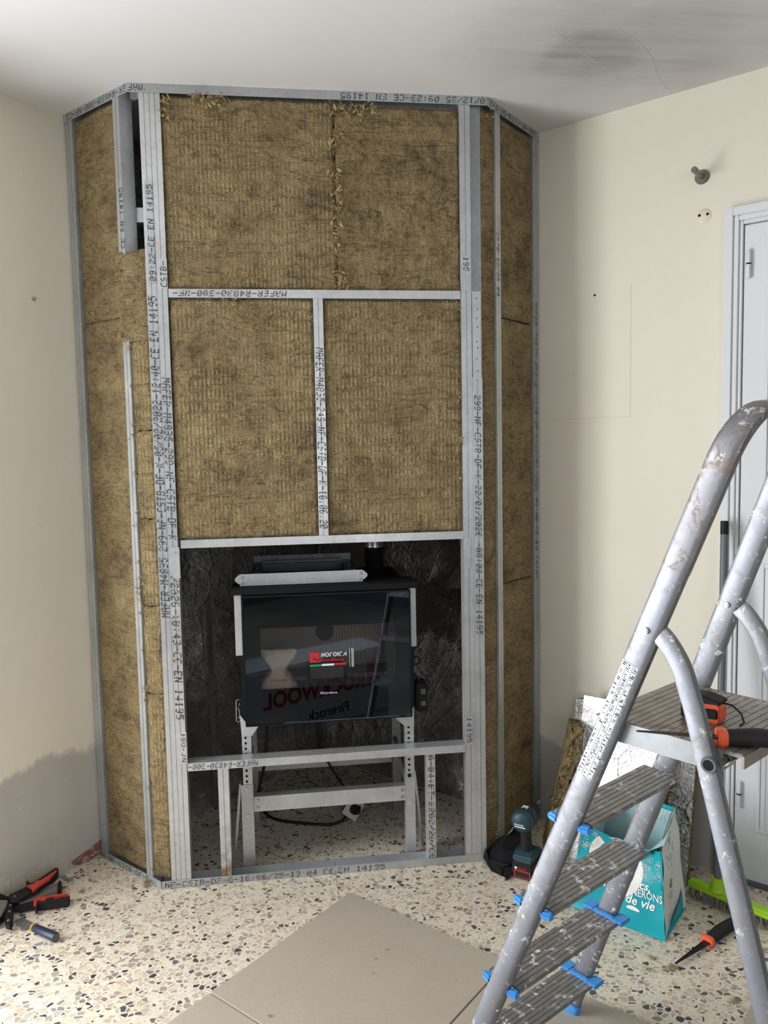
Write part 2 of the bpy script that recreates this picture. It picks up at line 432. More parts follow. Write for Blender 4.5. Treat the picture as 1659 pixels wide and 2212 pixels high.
# floor joint + loose-laid beige tiles (children of the floor)
jt = bx('terrazzo_joint', 'joint', (.5725, -.75, 0), (.5745, .98, .0003), floor)
ts = .5712; T0 = Vector((.6092, -.1319, 0)); e1 = Vector((S, -S, 0)); e2 = Vector((-S, -S, 0))
for i, j in [(i, j) for i in range(5) for j in range(5) if i != j + 3 or i < 3]:  # far rows behind the camera added to darken the floor mirrored in the glass
    g = .0025
    a = T0 + e1 * (i * ts + g * (i > 0)) + e2 * (j * ts + g * (j > 0)); b = T0 + e1 * ((i + 1) * ts - g) + e2 * ((j + 1) * ts - g)
    q = [a, T0 + e1 * ((i + 1) * ts - g) + e2 * (j * ts + g * (j > 0)), b, T0 + e1 * (i * ts + g * (i > 0)) + e2 * ((j + 1) * ts - g)]
    MB().prism([(p.x, p.y) for p in q], 0, .009).build('tile', 'beige_tile', floor, bevel=.0008, seg=1)
MB().prism([(p.x, p.y) for p in [T0 + e1 * .002 + e2 * .002, T0 + e1 * ts * 5 + e2 * .002, T0 + e1 * ts * 5 + e2 * ts * 5, T0 + e2 * ts * 5 + e1 * .002]], 0, .0055).build('tile_grout', 'joint', floor)
q0 = Vector((1.615, -.75, 0))
MB().prism([(p.x, p.y) for p in (q0, q0 + e1 * .4, q0 + e1 * .4 + e2 * .45, q0 + e2 * .45)], 0, .009).build('tile', 'beige_tile', floor, bevel=.0008, seg=1)

# ------------------------------------------------------------------ white door in the right wall
door = struct(bpy.data.objects.new('door_1', None)); C.objects.link(door); door.location = rw(.65, 0, 0); ORG['door_1'] = tuple(door.location)
door['label'] = 'white panelled door with moulded white frame in the cream wall'
ND = Vector((-S, -S, 0)); MD = frame(rw(0, 0, 0), dr, (0, 0, 1)); sgn = 1 if (MD.to_3x3() @ Vector((0, 0, 1))).dot(ND) > 0 else -1
def dbox(mb, s0, s1, z0, z1, o0, o1): mb.box((s0, z0, min(sgn * o0, sgn * o1)), (s1, z1, max(sgn * o0, sgn * o1)), MD); return mb
DW = .82
for k, (a, b, o) in enumerate(((.648, .674, .032), (.674, .690, .026), (.690, .701, .020))):
    top_ = 2.15 - (a - .648)
    mb = MB(); dbox(mb, a, b, 0, top_, 0, o); dbox(mb, 1.40 + DW - b, 1.40 + DW - a, 0, top_, 0, o); dbox(mb, b, 1.40 + DW - b, top_ - (b - a), top_, 0, o)
    mb.build('door_frame', 'white_pvc', door, bevel=.002)
lf = dbox(MB(), .7035, 1.516, .012, 2.093, 0, .013).build('door_leaf', 'white_pvc', door, bevel=.001)
for (s0, s1, z0, z1) in ((.765, 1.455, 1.15, 2.035), (.765, 1.455, .18, 1.05)):
    mb = MB()
    for (a, b, o) in ((0, .014, .019), (.014, .03, .015)):
        dbox(mb, s0 + a, s0 + b, z0 + a, z1 - a, .012, o); dbox(mb, s1 - b, s1 - a, z0 + a, z1 - a, .012, o); dbox(mb, s0 + b, s1 - b, z1 - b, z1 - a, .012, o); dbox(mb, s0 + b, s1 - b, z0 + a, z0 + b, .012, o)
    mb.build('panel_moulding', 'white_pvc', lf, bevel=.003)
for z0 in (1.93, .25):
    hb = rw(.718, 0, .021)
    hp = MB().lathe([(.002, 0), (.006, .002), (.0065, .004), (.0065, .045), (.0065, .085), (.006, .087), (.002, .088)], Matrix.Translation((hb.x, hb.y, z0)), 12).build('hinge', 'white_pvc', door, smooth=True)
    MB().lathe([(.001, 0), (.0075, 0), (.0075, .004), (.001, .004)], Matrix.Translation((hb.x, hb.y, z0 + .043)), 12).build('hinge_washer', 'black_matt', hp)
dbox(MB(), .648, 2.22, 0, .012, .0, .03).build('threshold', 'grey_plastic', door)

# ------------------------------------------------------------------ dot-matrix print
F57 = {'A': '01110 10001 10001 11111 10001 10001 10001', 'B': '11110 10001 10001 11110 10001 10001 11110', 'C': '01111 10000 10000 10000 10000 10000 01111', 'D': '11110 10001 10001 10001 10001 10001 11110',
       'E': '11111 10000 10000 11110 10000 10000 11111', 'F': '11111 10000 10000 11110 10000 10000 10000', 'G': '01111 10000 10000 10011 10001 10001 01111', 'K': '10001 10010 10100 11000 10100 10010 10001',
       'M': '10001 11011 10101 10101 10001 10001 10001', 'N': '10001 11001 11001 10101 10011 10011 10001', 'R': '11110 10001 10001 11110 10100 10010 10001', 'S': '01111 10000 10000 01110 00001 00001 11110',
       'T': '11111 00100 00100 00100 00100 00100 00100', 'H': '10001 10001 10001 11111 10001 10001 10001', 'J': '00111 00010 00010 00010 00010 10010 01100', 'O': '01110 10001 10001 10001 10001 10001 01110',
       '0': '01110 10001 10011 10101 11001 10001 01110', '1': '00100 01100 00100 00100 00100 00100 01110', '2': '01110 10001 00001 00110 01000 10000 11111', '3': '11110 00001 00001 01110 00001 00001 11110',
       '4': '00010 00110 01010 10010 11111 00010 00010', '5': '11111 10000 11110 00001 00001 10001 01110', '6': '01110 10000 10000 11110 10001 10001 01110', '8': '01110 10001 10001 01110 10001 10001 01110',
       '9': '01110 10001 10001 01111 00001 00001 01110', '-': '00000 00000 00000 11111 00000 00000 00000', '/': '00001 00001 00010 00100 01000 10000 10000', ':': '00000 00100 00100 00000 00100 00100 00000',
       '.': '00000 00000 00000 00000 00000 00100 00100', ' ': '00000 ' * 7}


def dots(text, M, adv, hgt, parent, slant=.12, drop=.12, fill=1.0, seed=1):
    # text along local +x, up +y, lifted along +z; adv = width of one character cell
    rnd = random.Random(seed); mb = MB(); px = adv / 6.6; py = hgt / 7
    for i, ch in enumerate(text):
        rows = F57[ch].split()
        for j, row in enumerate(rows):
            for k, c in enumerate(row):
                if c == '1' and rnd.random() > drop:
                    y = hgt - (j + .5) * py; x = i * adv + k * px + slant * y
                    a = px * .52 * fill; b = py * .46 * fill
                    mb.add([(x - a, y - b, 0), (x + a, y - b, 0), (x + a, y + b, 0), (x - a, y + b, 0)], [(0, 1, 2, 3)], M)
    o_ = mb.build('printed_text', 'ink', parent); o_['kind'] = 'stuff'; return o_


def fm(o, x, y): # frame from origin and axes, z = x cross y
    return frame(o, x, y)


# ------------------------------------------------------------------ light-gauge metal frame
fr = thing('metal_stud_frame', (W / 2, .1, 0), 'floor-to-ceiling galvanised stud and track frame boxing in the stove corner', 'metal frame')


def sheet(poly, t, M, l0, l1):
    # thin folded sheet: poly in (u,v), extruded along local z
    n = len(poly); pts = [Vector(p) for p in poly]; inn = []
    for i, p in enumerate(pts):
        ds = []
        if i > 0: ds.append((p - pts[i - 1]).normalized())
        if i < n - 1: ds.append((pts[i + 1] - p).normalized())
        ns = [Vector((-d.y, d.x)) for d in ds]
        m_ = sum(ns, Vector((0, 0))).normalized(); k = 1 / max(.35, m_.dot(ns[0])); inn.append(p + m_ * t * k)
    loop = pts + inn[::-1]; N = len(loop)
    mb = MB(); mb.add([(p.x, p.y, l0) for p in loop] + [(p.x, p.y, l1) for p in loop],
                      [(i, (i + 1) % N, N + (i + 1) % N, N + i) for i in range(N)] + [f for i in range(n - 1) for f in ((i, i + 1, N - 2 - i, N - 1 - i), (N + N - 1 - i, N + N - 2 - i, N + i + 1, N + i))], M)
    return mb


def stud(o, x, inward, wd_, z0, z1, name='stud', mat='galvanised', web_right=True, depth=.047):
    # o: point at floor of flange left edge; x: unit along face; inward: unit to the back
    wq = wd_; g = .0030
    face = [(0, 0), (wq * .455, 0), (wq * .475, g), (wq * .525, g), (wq * .545, 0), (wq, 0)]
    prof = ([(0, .007)] + face + [(wq, depth), (0, depth), (0, depth - .006)]) if web_right else ([(wq, .007)] + face[::-1] + [(0, depth), (wq, depth), (wq, depth - .006)])
    M = frame(o, x, inward)
    if M.to_3x3().col[2].z < 0: M = M @ Matrix.Diagonal((1, 1, -1, 1))
    return sheet(prof, .0009 if web_right else -.0009, M, z0, z1).build(name, mat, fr)


def track(a, b, inward, z_out, z_in, name, mat='galvanised', depth=.049, eps=0):
    # U channel: flange outer edge z_in (open side), web at z_out
    a = Vector(a); b = Vector(b); x = (b - a).normalized(); inn = Vector(inward); up = Vector((0, 0, 1))
    mb = MB(); t = .0009; lo, hi = min(z_in, z_out), max(z_in, z_out); ln = (b - a).length
    M = frame(a, x, inn)
    if M.to_3x3().col[2].z < 0: M = M @ Matrix.Diagonal((1, 1, -1, 1))
    web0, web1 = (z_out, z_out + t) if z_out < z_in else (z_out - t, z_out)
    mb.box((0, -t - eps, lo), (ln, -eps, hi), M); mb.box((0, -eps, web0), (ln, depth, web1), M); mb.box((0, depth - t, lo), (ln, depth, hi), M)
    return mb.build(name, mat, fr)


il = Vector((S, S, 0)); ir = Vector((-S, S, 0)); iy = Vector((0, 1, 0)); ex = Vector((1, 0, 0))
tt_l = track(lr(.362, 0), lr(0, 0), il, H - .0005, H - .027, 'top_track', eps=.0006); tt_f = track((0, 0, 0), (W, 0, 0), iy, H - .0005, H - .027, 'top_track', eps=.0006); tt_r = track(rr(0, 0), rr(.372, 0), ir, H - .0005, H - .027, 'top_track', eps=.0006)
bt_l = track(lr(.36, 0), lr(.03, 0), il, 0.0005, .027, 'bottom_track', eps=.0006); bt_f = track((0.001, 0, 0), (.572, 0, 0), iy, 0.0005, .027, 'bottom_track', eps=.0006); bt_f2 = track((.5735, 0, 0), (W, 0, 0), iy, 0.0005, .027, 'bottom_track', eps=.0006); bt_r = track(rr(.01, 0), rr(.36, 0), ir, 0.0005, .027, 'bottom_track', eps=.0006)
track(lr(.029, 0), lr(.001, 0), il, 0.0005, .027, 'bottom_track', eps=.0006)
# print on the tracks (upside down along the top)
dots('MAF', fm((.046, -.0018, H - .004), (-1, 0, 0), (0, 0, -1)), .0155, .019, tt_f, drop=.06, seed=2)
dots('ER-R4830-300-NF-CS', fm(lr(.006, H - .004, .0018), (-S, S, 0), (0, 0, -1)), .0185, .019, tt_l, drop=.06, seed=3)
dots('300-NF-CSTB-DF-F-2', fm(rr(.345, H - .004, .0018), (-S, -S, 0), (0, 0, -1)), .0185, .019, tt_r, drop=.06, seed=4)
dots('0/12/25 09:23-CE EN 14195', fm((W - .006, -.0018, H - .004), (-1, 0, 0), (0, 0, -1)), .0187, .019, tt_f, drop=.06, seed=5)
dots('NF-CSTB-DF-G-16/06/25-19:04 CE', fm((.012, -.0018, .004), (1, 0, 0), (0, 0, 1)), .0186, .018, bt_f, slant=.1, drop=.1, seed=6)
dots('EN 14195', fm((.582, -.0018, .004), (1, 0, 0), (0, 0, 1)), .0205, .018, bt_f2, slant=.1, drop=.1, seed=7)
dots('00-NF-CSTB-DF-F-', fm(lr(.355, .004, .0018), (S, -S, 0), (0, 0, 1)), .0195, .018, bt_l, slant=.1, drop=.05, seed=8)
for o_, x_, sd in (((.05, -.0018, H - .019), 1, 0), ((W - .03, -.0018, H - .019), 1, 0), ((.045, -.0018, .016), 1, 0), ((W - .012, -.0018, .016), 1, 0)):
    MB().lathe([(.0005, 0), (.0038, 0), (.003, .0016), (.0005, .002)], fm(o_, (1, 0, 0), (0, 0, 1)), 8).build('screw', 'screw_metal', fr)
Z0, Z1 = .0016, H - .0016
s_L1 = stud((.033, .0004, 0), ex, iy, .0305, Z0, Z1, web_right=False, mat='galvanised_bright'); s_L2 = stud((.0645, .0004, 0), ex, iy, .0315, Z0, Z1, mat='galvanised_bright')
s_R1 = stud((1.0275, .0004, 0), ex, iy, .0345, Z0, Z1, web_right=False, mat='galvanised_bright'); s_R2 = stud((1.0625, .0004, 0), ex, iy, .034, Z0, 1.66, mat='galvanised_bright')
up2 = MB().box((1.0635, .010, 1.6), (1.098, .012, Z1)).box((1.096, .012, 1.6), (1.098, .047, Z1)).build('stud_web', 'galvanised_grey_shade', fr)  # darker zinc here, the shade of the recess put into the colour
pl_ = bx('splice_plate', 'galvanised_bright', (1.064, -.0016, 1.652), (1.0925, .0002, 1.937), fr)
for k, z in enumerate((1.915, 1.88, 1.85, 1.822, 1.775, 1.755, 1.72, 1.68)):
    MB().lathe([(.0004, 0), (.0022, 0), (.0022, .0008), (.0004, .001)], fm((1.078 + (k % 2) * .003, -.0016, z), (1, 0, 0), (0, 0, 1)), 8).build('screw', 'ink', pl_)
c_st = stud((.546, .0004, 0), ex, iy, .031, 1.1525, 1.9125, mat='galvanised_bright')
# return walls
s_lw = stud(lr(.346, 0), (S, -S, 0), il, .038, Z0, Z1); s_lm = stud(lr(.0785, 0), (S, -S, 0), il, .0325, Z0, Z1, web_right=True)
s_rw_ = stud(rr(.326, 0), (S, S, 0), ir, .036, Z0, Z1, web_right=False); s_rm = stud(rr(.056, 0), (S, S, 0), ir, .031, Z0, Z1, web_right=False, mat='galvanised_bright')
# rails between the studs
def rail(x0, x1, z0, z1): return track((x0, 0, 0), (x1, 0, 0), iy, z1, z0, 'rail', 'galvanised_bright')
r1_, r2_, r3_ = rail(.0985, 1.025, 1.912, 1.9385), rail(.105, 1.028, 1.126, 1.152), rail(.0985, 1.0255, .393, .419)
for nm_, (a, b, c, d) in (('r1', (.0735, .0975, 1.938, 2.03)), ('r1', (1.029, 1.060, 1.938, 2.05)), ('r2', (.0765, .1, 1.03, 1.13)), ('r2', (1.027, 1.05, 1.027, 1.128)), ('r3', (.078, .0985, .419, .527)), ('r3', (1.026, 1.051, .417, .518))):
    p_ = {'r1': r1_, 'r2': r2_, 'r3': r3_}[nm_]
    tb = bx('end_tab', 'galvanised_bright', (a, -.0014, c), (b, -.0003, d), p_)
    fm_ = (1, 0, 0)
    MB().lathe([(.0004, 0), (.0028, 0), (.002, .0014), (.0004, .0016)], fm(((a + b) / 2, -.0015, d - .014 if nm_ != 'r2' else d - .016), (1, 0, 0), (0, 0, 1)), 8).build('screw', 'screw_metal', fr)
dots('MAFER-R4830-300-NF-', fm((.462, -.0016, 1.935), (-1, 0, 0), (0, 0, -1)), .0187, .0185, r1_, seed=11, drop=.08)
dots('MAFER-R4830-300-', fm((.325, -.0016, .4155), (-1, 0, 0), (0, 0, -1)), .0142, .0185, r3_, seed=12, drop=.08)
DN, UPv, RX = (0, 0, -1), (0, 0, 1), (1, 0, 0)
dots('CSTB-', fm((.0955, -.0022, 1.944), UPv, (-1, 0, 0)), .0165, .019, r1_, seed=13, drop=.06); dots('195', fm((1.036, -.0022, 2.046), DN, RX), .016, .019, r1_, seed=14)
dots('1SO-JN', fm((.0815, -.0022, .523), DN, RX), .017, .014, r3_, seed=15); dots('14195', fm((1.031, -.0022, .513), DN, RX), .0185, .016, r3_, seed=16)
slv = bx('splice_sleeve', 'galvanised', (.040, -.0016, 1.955), (.0632, -.0004, 2.262), fr)
dots('09:22-CE EN 14195', fm((.0625, -.0024, 1.962), UPv, (-1, 0, 0)), .0173, .018, slv, seed=17, drop=.05)
dots('MAFER-M4835 299-NF-CSTB-DF-K-05/02/2022-12:40-CE-EN 14195', fm((.0625, -.0012, .905), UPv, (-1, 0, 0)), .0178, .026, s_L1, seed=18, drop=.12)
dots('MAFER-M4835-299-NF-CSTB-DF-K', fm((.068, -.0012, 1.665), DN, RX), .0184, .025, s_L2, seed=19, drop=.12)
dots('/2026-18:43-CE-EN 14195', fm((.068, -.0012, 1.035), DN, RX), .0205, .025, s_L2, seed=20, drop=.12)
dots('MAFER-M4835-249-NF-CSTB-DF-K-10.06.20', fm((.549, -.0012, 1.757), DN, RX), .0158, .026, c_st, seed=21, drop=.1)
dots('299-NF-CSTB-DF-K-22/01/2026 -08:08-CE-EN 14195', fm((1.0685, -.0012, 1.60), DN, RX), .0175, .021, s_R2, seed=22, drop=.1)
dots('-CSTB-12/25 00', fm(rr(.06, 2.155, .0013), DN, (S, S, 0)), .0162, .018, s_rm, seed=23, drop=.15)
dots('CE EN 14195', fm(lr(.045, 2.07, .0013), UPv, (-S, S, 0)), .017, .018, s_lm, seed=24, drop=.15)
dots('MAFER-M4835-299-NF-CSTB-DF-K-22/01/2026-08:08-CE-EN 14195', fm(rr(.335, 1.95, .0013), DN, (S, S, 0)), .0178, .020, s_rw_, seed=25, drop=.2)
# short studs under the sill rail
s_bl = stud((.194, .0015, 0), ex, iy, .0345, .002, .3925, 'short_stud', 'galvanised_rusty', True, .045); s_br = stud((.8915, .0015, 0), ex, iy, .0285, .002, .3925, 'short_stud', 'galvanised_bright', False, .045)
dots('0-04:ET-2202/20/CG', fm((.895, -.0002, .388), DN, RX), .0205, .021, s_br, seed=26, drop=.12)
# white bracket showing through the gap beside the left studs
bx('spacer_bracket', 'galvanised_bright', (-.01, .075, 2.16), (.035, .1, 2.205), fr)

# ------------------------------------------------------------------ mineral wool slabs
def tufts(mb, M, pts, size, n=26, seed=0):
    rnd = random.Random(seed)
    for (x, y, z) in pts:
        for k in range(n):
            d = Vector((rnd.gauss(0, 1), rnd.gauss(0, .6), rnd.gauss(0, 1))) * size * .42
            a = Vector((rnd.uniform(-1, 1), rnd.uniform(-1, 1), rnd.uniform(-1, 1))).normalized() * size * rnd.uniform(.25, .6)
            b = Vector((rnd.uniform(-1, 1), rnd.uniform(-1, 1), rnd.uniform(-1, 1))).normalized() * size * rnd.uniform(.08, .2)
            p = Vector((x, y, z)) + d
            mb.add([p - a, p - a * .2 + b, p + a, p - a * .1 - b], [(0, 1, 2, 3)], M)


def slab(o, x, wd_, z0, z1, label, mat='wool', th=.036, amp=.0035, seed=0, tuft=(), group='mineral wool slabs in the frame', bulge=0., ragged=.003, res=.0085, skew=0.):
    x = Vector((x[0], x[1], 0)).normalized(); ang = math.atan2(x.y, x.x)
    nu = max(3, int(wd_ / res)); nv = max(3, int((z1 - z0) / res)); h = z1 - z0
    mb = MB(); off = Vector((seed * 7.3, seed * 3.1, 0)); vs = []; fs = []
    for j in range(nv + 1):
        for i in range(nu + 1):
            a, b = i / nu, j / nv; X_, Z_ = a * wd_, b * h
            p = Vector((X_, 0, Z_)) + off
            d = amp * (noise.noise(p * 9) + .8 * noise.noise(p * 28) + .6 * noise.noise(p * 75))
            e = min(a * wd_, (1 - a) * wd_, b * h, (1 - b) * h); edge = max(0, 1 - e / .01)
            dx = ragged * noise.noise(p * 60 + Vector((5, 0, 0))) * (edge > 0); dz = ragged * noise.noise(p * 60 + Vector((0, 9, 0))) * (edge > 0)
            vs.append((X_ + dx + skew * b, -d + .006 * edge ** 2 - bulge * math.sin(math.pi * a), Z_ + dz))
    N = nu + 1
    fs += [(j * N + i, j * N + i + 1, (j + 1) * N + i + 1, (j + 1) * N + i) for j in range(nv) for i in range(nu)]
    ring = [i for i in range(N)] + [j * N + nu for j in range(1, nv + 1)] + [nv * N + i for i in range(nu - 1, -1, -1)] + [j * N for j in range(nv - 1, 0, -1)]
    o2 = len(vs); vs += [(vs[k][0], th, vs[k][2]) for k in ring]; R_ = len(ring)
    fs += [(ring[(k + 1) % R_], ring[k], o2 + k, o2 + (k + 1) % R_) for k in range(R_)] + [tuple(range(o2, o2 + R_))]
    me = bpy.data.meshes.new('insulation_slab'); me.from_pydata(vs, [], fs)
    bm = bmesh.new(); bm.from_mesh(me); bmesh.ops.recalc_face_normals(bm, faces=bm.faces); bm.to_mesh(me); bm.free()
    me.materials.append(MT[mat])
    ob = bpy.data.objects.new('insulation_slab', me); C.objects.link(ob); ob.location = (o[0], o[1], z0); ob.rotation_euler = (0, 0, ang)
    tag(ob, label, 'insulation', group)
    if tuft:
        t_ = MB(); tufts(t_, None, [(a, b, c - z0) for a, b, c, *_ in tuft], tuft[0][3] if len(tuft[0]) > 3 else .02, 22, seed + 3)
        tb = t_.build('loose_fibres', 'fibre'); tb.parent = ob; tb['kind'] = 'stuff'
    return ob


yF = .0065
slab((.098, yF), ex, .529, 1.9405, 2.521, 'upper mineral wool slab under the ceiling track, left of the ragged vertical seam', seed=1, tuft=[(.014, -.006, 2.505, .027), (.01, -.004, 2.475), (.012, -.004, 2.45), (.11, -.004, 2.515), (.13, -.006, 2.512), (.15, -.006, 2.508), (.165, -.006, 2.50), (.17, -.005, 2.49), (.185, -.005, 2.512)], skew=-.004)
slab((.6265, yF + .001), ex, .399, 1.9405, 2.512, 'upper mineral wool slab under the ceiling track, right of the ragged vertical seam', seed=2, amp=.0042, ragged=.006, mat='wool_plain',
     tuft=[(.0, -.007, 2.505, .026), (.0, -.006, 2.485), (.015, -.006, 2.50), (.045, -.006, 2.498), (.085, -.005, 2.497), (.12, -.004, 2.503), (.0, -.005, 2.38), (.0, -.005, 2.25), (.002, -.005, 2.15), (.0, -.006, 1.985), (.03, -.004, 2.49), (.07, -.004, 2.485), (.10, -.003, 2.49), (.005, -.004, 2.42), (.003, -.004, 2.2), (.004, -.004, 2.3), (.0, -.004, 2.1), (.004, -.005, 1.975), (.02, -.005, 1.965), (.0, -.003, 2.05)])
slab((.0985, yF), ex, .446, 1.1535, 1.911, 'mineral wool slab below the upper rail, left of the centre stud', seed=3, tuft=[(.12, -.004, 1.903, .016), (.17, -.005, 1.9), (.20, -.005, 1.896), (.24, -.004, 1.9), (.43, -.004, 1.24), (.44, -.004, 1.85)])
slab((.5785, yF), ex, .4485, 1.1535, 1.911, 'mineral wool slab below the upper rail, right of the centre stud', seed=4, tuft=[(.442, -.006, 1.45, .016), (.444, -.004, 1.46), (.445, -.004, 1.33), (.44, -.004, 1.89), (.445, -.004, 1.6)])
# left return: wide slabs, and the strips packed into the corner
o = lr(.3065, 0, -yF)
slab(o, (S, -S), .2265, .029, 1.863, 'tall mineral wool slab in the left side wall, below the crack', seed=5, mat='wool_plain', amp=.003, tuft=[(.0, -.003, 1.85, .014)])
slab(o, (S, -S), .2265, 1.8645, 2.521, 'mineral wool slab in the left side wall, above the crack', seed=6, mat='wool_plain', amp=.003)
cA = Vector((-.0295, .0345, 0)); cB = Vector((.0325, .0065, 0)); dc = (cB - cA); lc = dc.length
cz = [.029, .65, .94, 1.222, 1.502, 1.78]
cn = ['lowest strip of mineral wool packed behind the left front corner', 'second strip from the floor of mineral wool in the left front corner', 'third strip from the floor of mineral wool in the left front corner', 'fourth strip from the floor of mineral wool in the left front corner', 'fifth strip from the floor of mineral wool in the left front corner']
for k in range(5):
    slab(cA, dc, lc, cz[k] + .001, cz[k + 1] - .001, cn[k], seed=10 + k, th=.03, group='corner strips of mineral wool', ragged=.005, bulge=.004,
         tuft=[(.002, -.003, cz[k] + .02, .014), (.0, -.004, cz[k + 1] - .02), (.0, -.004, (cz[k] + cz[k + 1]) / 2)] + ([(-.004, -.006, .985), (-.002, -.006, 1.0), (.004, -.006, 1.03)] if k == 2 else []))
cA2 = Vector((-.062, .048, 0)); dc2 = Vector((.0325, .004, 0)) - cA2
slab(cA2, dc2, dc2.length, 1.782, 2.06, 'torn top strip of mineral wool lapping over the left corner stud below the dark gap', seed=17, th=.012, group='corner strips of mineral wool', ragged=.006, mat='wool_plain', bulge=.004, tuft=[(.006, -.003, 1.80, .016), (.012, -.003, 1.84), (.004, -.003, 1.9), (.01, -.003, 2.0)])
# right return
cA = Vector((1.0985, .0075, 0)); cB = rr(.0545, 0, -.004); dc = cB - cA
slab(cA, dc, dc.length, .03, 2.52, 'narrow full-height strip of mineral wool in the right front corner', seed=20, th=.03, mat='wool_plain', group='corner strips of mineral wool', tuft=[(.045, -.006, .05, .022), (.05, -.006, .07), (.03, -.004, 2.5)])
o = rr(.089, 0, -yF)
for z0, z1, nm_, sd in ((.029, .949, 'lowest mineral wool slab in the right side wall', 21), (.952, 1.866, 'middle mineral wool slab in the right side wall, below the black crack', 22), (1.8705, 2.521, 'mineral wool slab in the right side wall above the black crack', 23)):
    slab(o, (S, S), .236, z0, z1, nm_, seed=sd, mat='wool_plain', amp=.003)

# ------------------------------------------------------------------ foil-faced lining behind the stove
def foilboard(face, s0, s1, z0, z1, off, label, seed):
    # face 'l' or 'r': s measured from CL / CR towards the corner (negative s)
    fn = lw if face == 'l' else rw; mb = MB(); nu, nv = 24, 40
    def g(a, b):
        s = s0 + (s1 - s0) * a; z = z0 + (z1 - z0) * b
        d = .006 * noise.noise(Vector((s * 6 + seed, z * 6, 1))) + .003 * noise.noise(Vector((s * 22, z * 22, seed)))
        return fn(s, z, off + d)
    mb.grid(g, nu, nv); mb.grid(lambda a, b: fn(s0 + (s1 - s0) * a, z0 + (z1 - z0) * b, .002), 1, 1)
    for (p, q) in (((s0, z0), (s1, z0)), ((s1, z0), (s1, z1)), ((s1, z1), (s0, z1)), ((s0, z1), (s0, z0))):
        mb.add([fn(*p, .002), fn(*q, .002), fn(*q, off), fn(*p, off)], [(0, 1, 2, 3)])
    return tag(mb.build('foil_board', 'foil_dark', smooth='all'), label, 'insulation', 'foil lining boards behind the stove')


ll = 1.14
foilboard('l', -ll, -.056, .0, 1.085, .032, 'lower crinkled foil lining board on the left wall behind the stove', 1)
foilboard('l', -ll, -.056, 1.09, 2.54, .035, 'upper crinkled foil lining board on the left wall behind the stove', 2)
foilboard('r', -ll + .045, -.056, .0, 1.13, .032, 'lower crinkled foil lining board on the right wall behind the stove', 3)
foilboard('r', -ll + .045, -.056, 1.135, 2.54, .035, 'upper crinkled foil lining board on the right wall behind the stove', 4)
for s0, s1, z0, z1, lb_ in ((-.36, -.325, .0, 1.08, 'tall wide strip of dull foil on the left foil lining'), (-.50, -.475, .0, .85, 'shorter narrow strip of dull foil on the left foil lining')):  # two upright strips of rougher foil set on the left lining
    p = [lw(s0, z0, .043), lw(s1, z0, .043), lw(s1, z1, .043), lw(s0, z1, .043)]; n_ = Vector((S, -S, 0)) * -.002
    tag(MB().add([*p, *[x + n_ for x in p]], [(0, 1, 2, 3), (7, 6, 5, 4), (0, 4, 5, 1), (1, 5, 6, 2), (2, 6, 7, 3), (3, 7, 4, 0)]).build('foil_strip', 'foil_strip'), lb_, 'tape', 'dull foil strips')

# ------------------------------------------------------------------ stove
st = thing('wood_stove', (.567, .05, .52), 'black built-in wood stove with a wide glass door on a metal stand', 'stove')
GX0, GX1, GZ0, GZ1 = .291, .846, .521, .953
# hollow body
bd = MB(); X0, X1, Y0, Y1, ZB, ZT = .285, .852, .058, .50, .525, .962
for a, b in (((X0, Y0, ZB), (X0 + .02, Y1, ZT)), ((X1 - .02, Y0, ZB), (X1, Y1, ZT)), ((X0 + .02, Y0, ZB), (X1 - .02, Y1, ZB + .02)), ((X0 + .02, Y0, ZT - .02), (X1 - .02, Y1, ZT)), ((X0 + .02, Y1 - .02, ZB + .02), (X1 - .02, Y1, ZT - .02))): bd.box(a, b)
body = bd.build('body', 'black_steel', st)
bx('top_plate', 'black_matt', (.2535, .022, .962), (.873, .14, .984), st, .002)
bx('collar_plate', 'black_matt', (.60, .20, .962), (.83, .45, .975), st, .003)
# firebox lining
lining = MB().box((.31, .345, .60), (.826, .36, .88)).box((.31, .06, .60), (.322, .345, .88)).box((.814, .06, .60), (.826, .345, .88)).box((.31, .06, .868), (.826, .345, .88)).build('firebox_lining', 'vermiculite', st)
rb = MB()
for k in range(44):
    x = .325 + k * .0112; rb.box((x, .338, .64), (x + .0075, .345, .868))
rb.build('ribbed_back', 'vermiculite', st)
bx('hearth_floor', 'dark_lining', (.31, .06, .595), (.826, .36, .618), st)
MB().box((.51, .20, .618), (.63, .31, .66)).box((.33, .19, .618), (.50, .31, .632)).box((.64, .19, .618), (.81, .31, .632)).build('grate', 'dark_lining', st, bevel=.003)
MB().lathe([(.001, 0), (.034, 0), (.034, .002), (.001, .002)], fm((.572, .3375, .755), (1, 0, 0), (0, 0, 1)), 24).build('air_hole', 'black_matt', st)
# door
dr_ = MB().box((GX0, .033, GZ0), (.343, .058, GZ1)).box((.797, .033, GZ0), (GX1, .058, GZ1)).box((.343, .033, GZ0), (.797, .058, .633)).box((.343, .033, .846), (.797, .058, GZ1)).build('door', 'black_enamel', st)
bx('glass_pane', 'stove_glass', (GX0 + .002, .0285, GZ0 + .002), (GX1 - .002, .0325, GZ1 - .002), dr_)
MB().box((GX0 - .002, .027, GZ0 - .003), (GX1 + .002, .033, GZ0 + .001)).box((GX0 - .003, .027, GZ0), (GX0 + .001, .034, GZ1 + .002)).box((GX1 - .001, .027, GZ0), (GX1 + .003, .034, GZ1 + .002)).box((GX0 - .002, .027, GZ1 - .001), (GX1 + .002, .034, GZ1 + .004)).build('door_rim', 'black_steel', dr_, bevel=.0006)


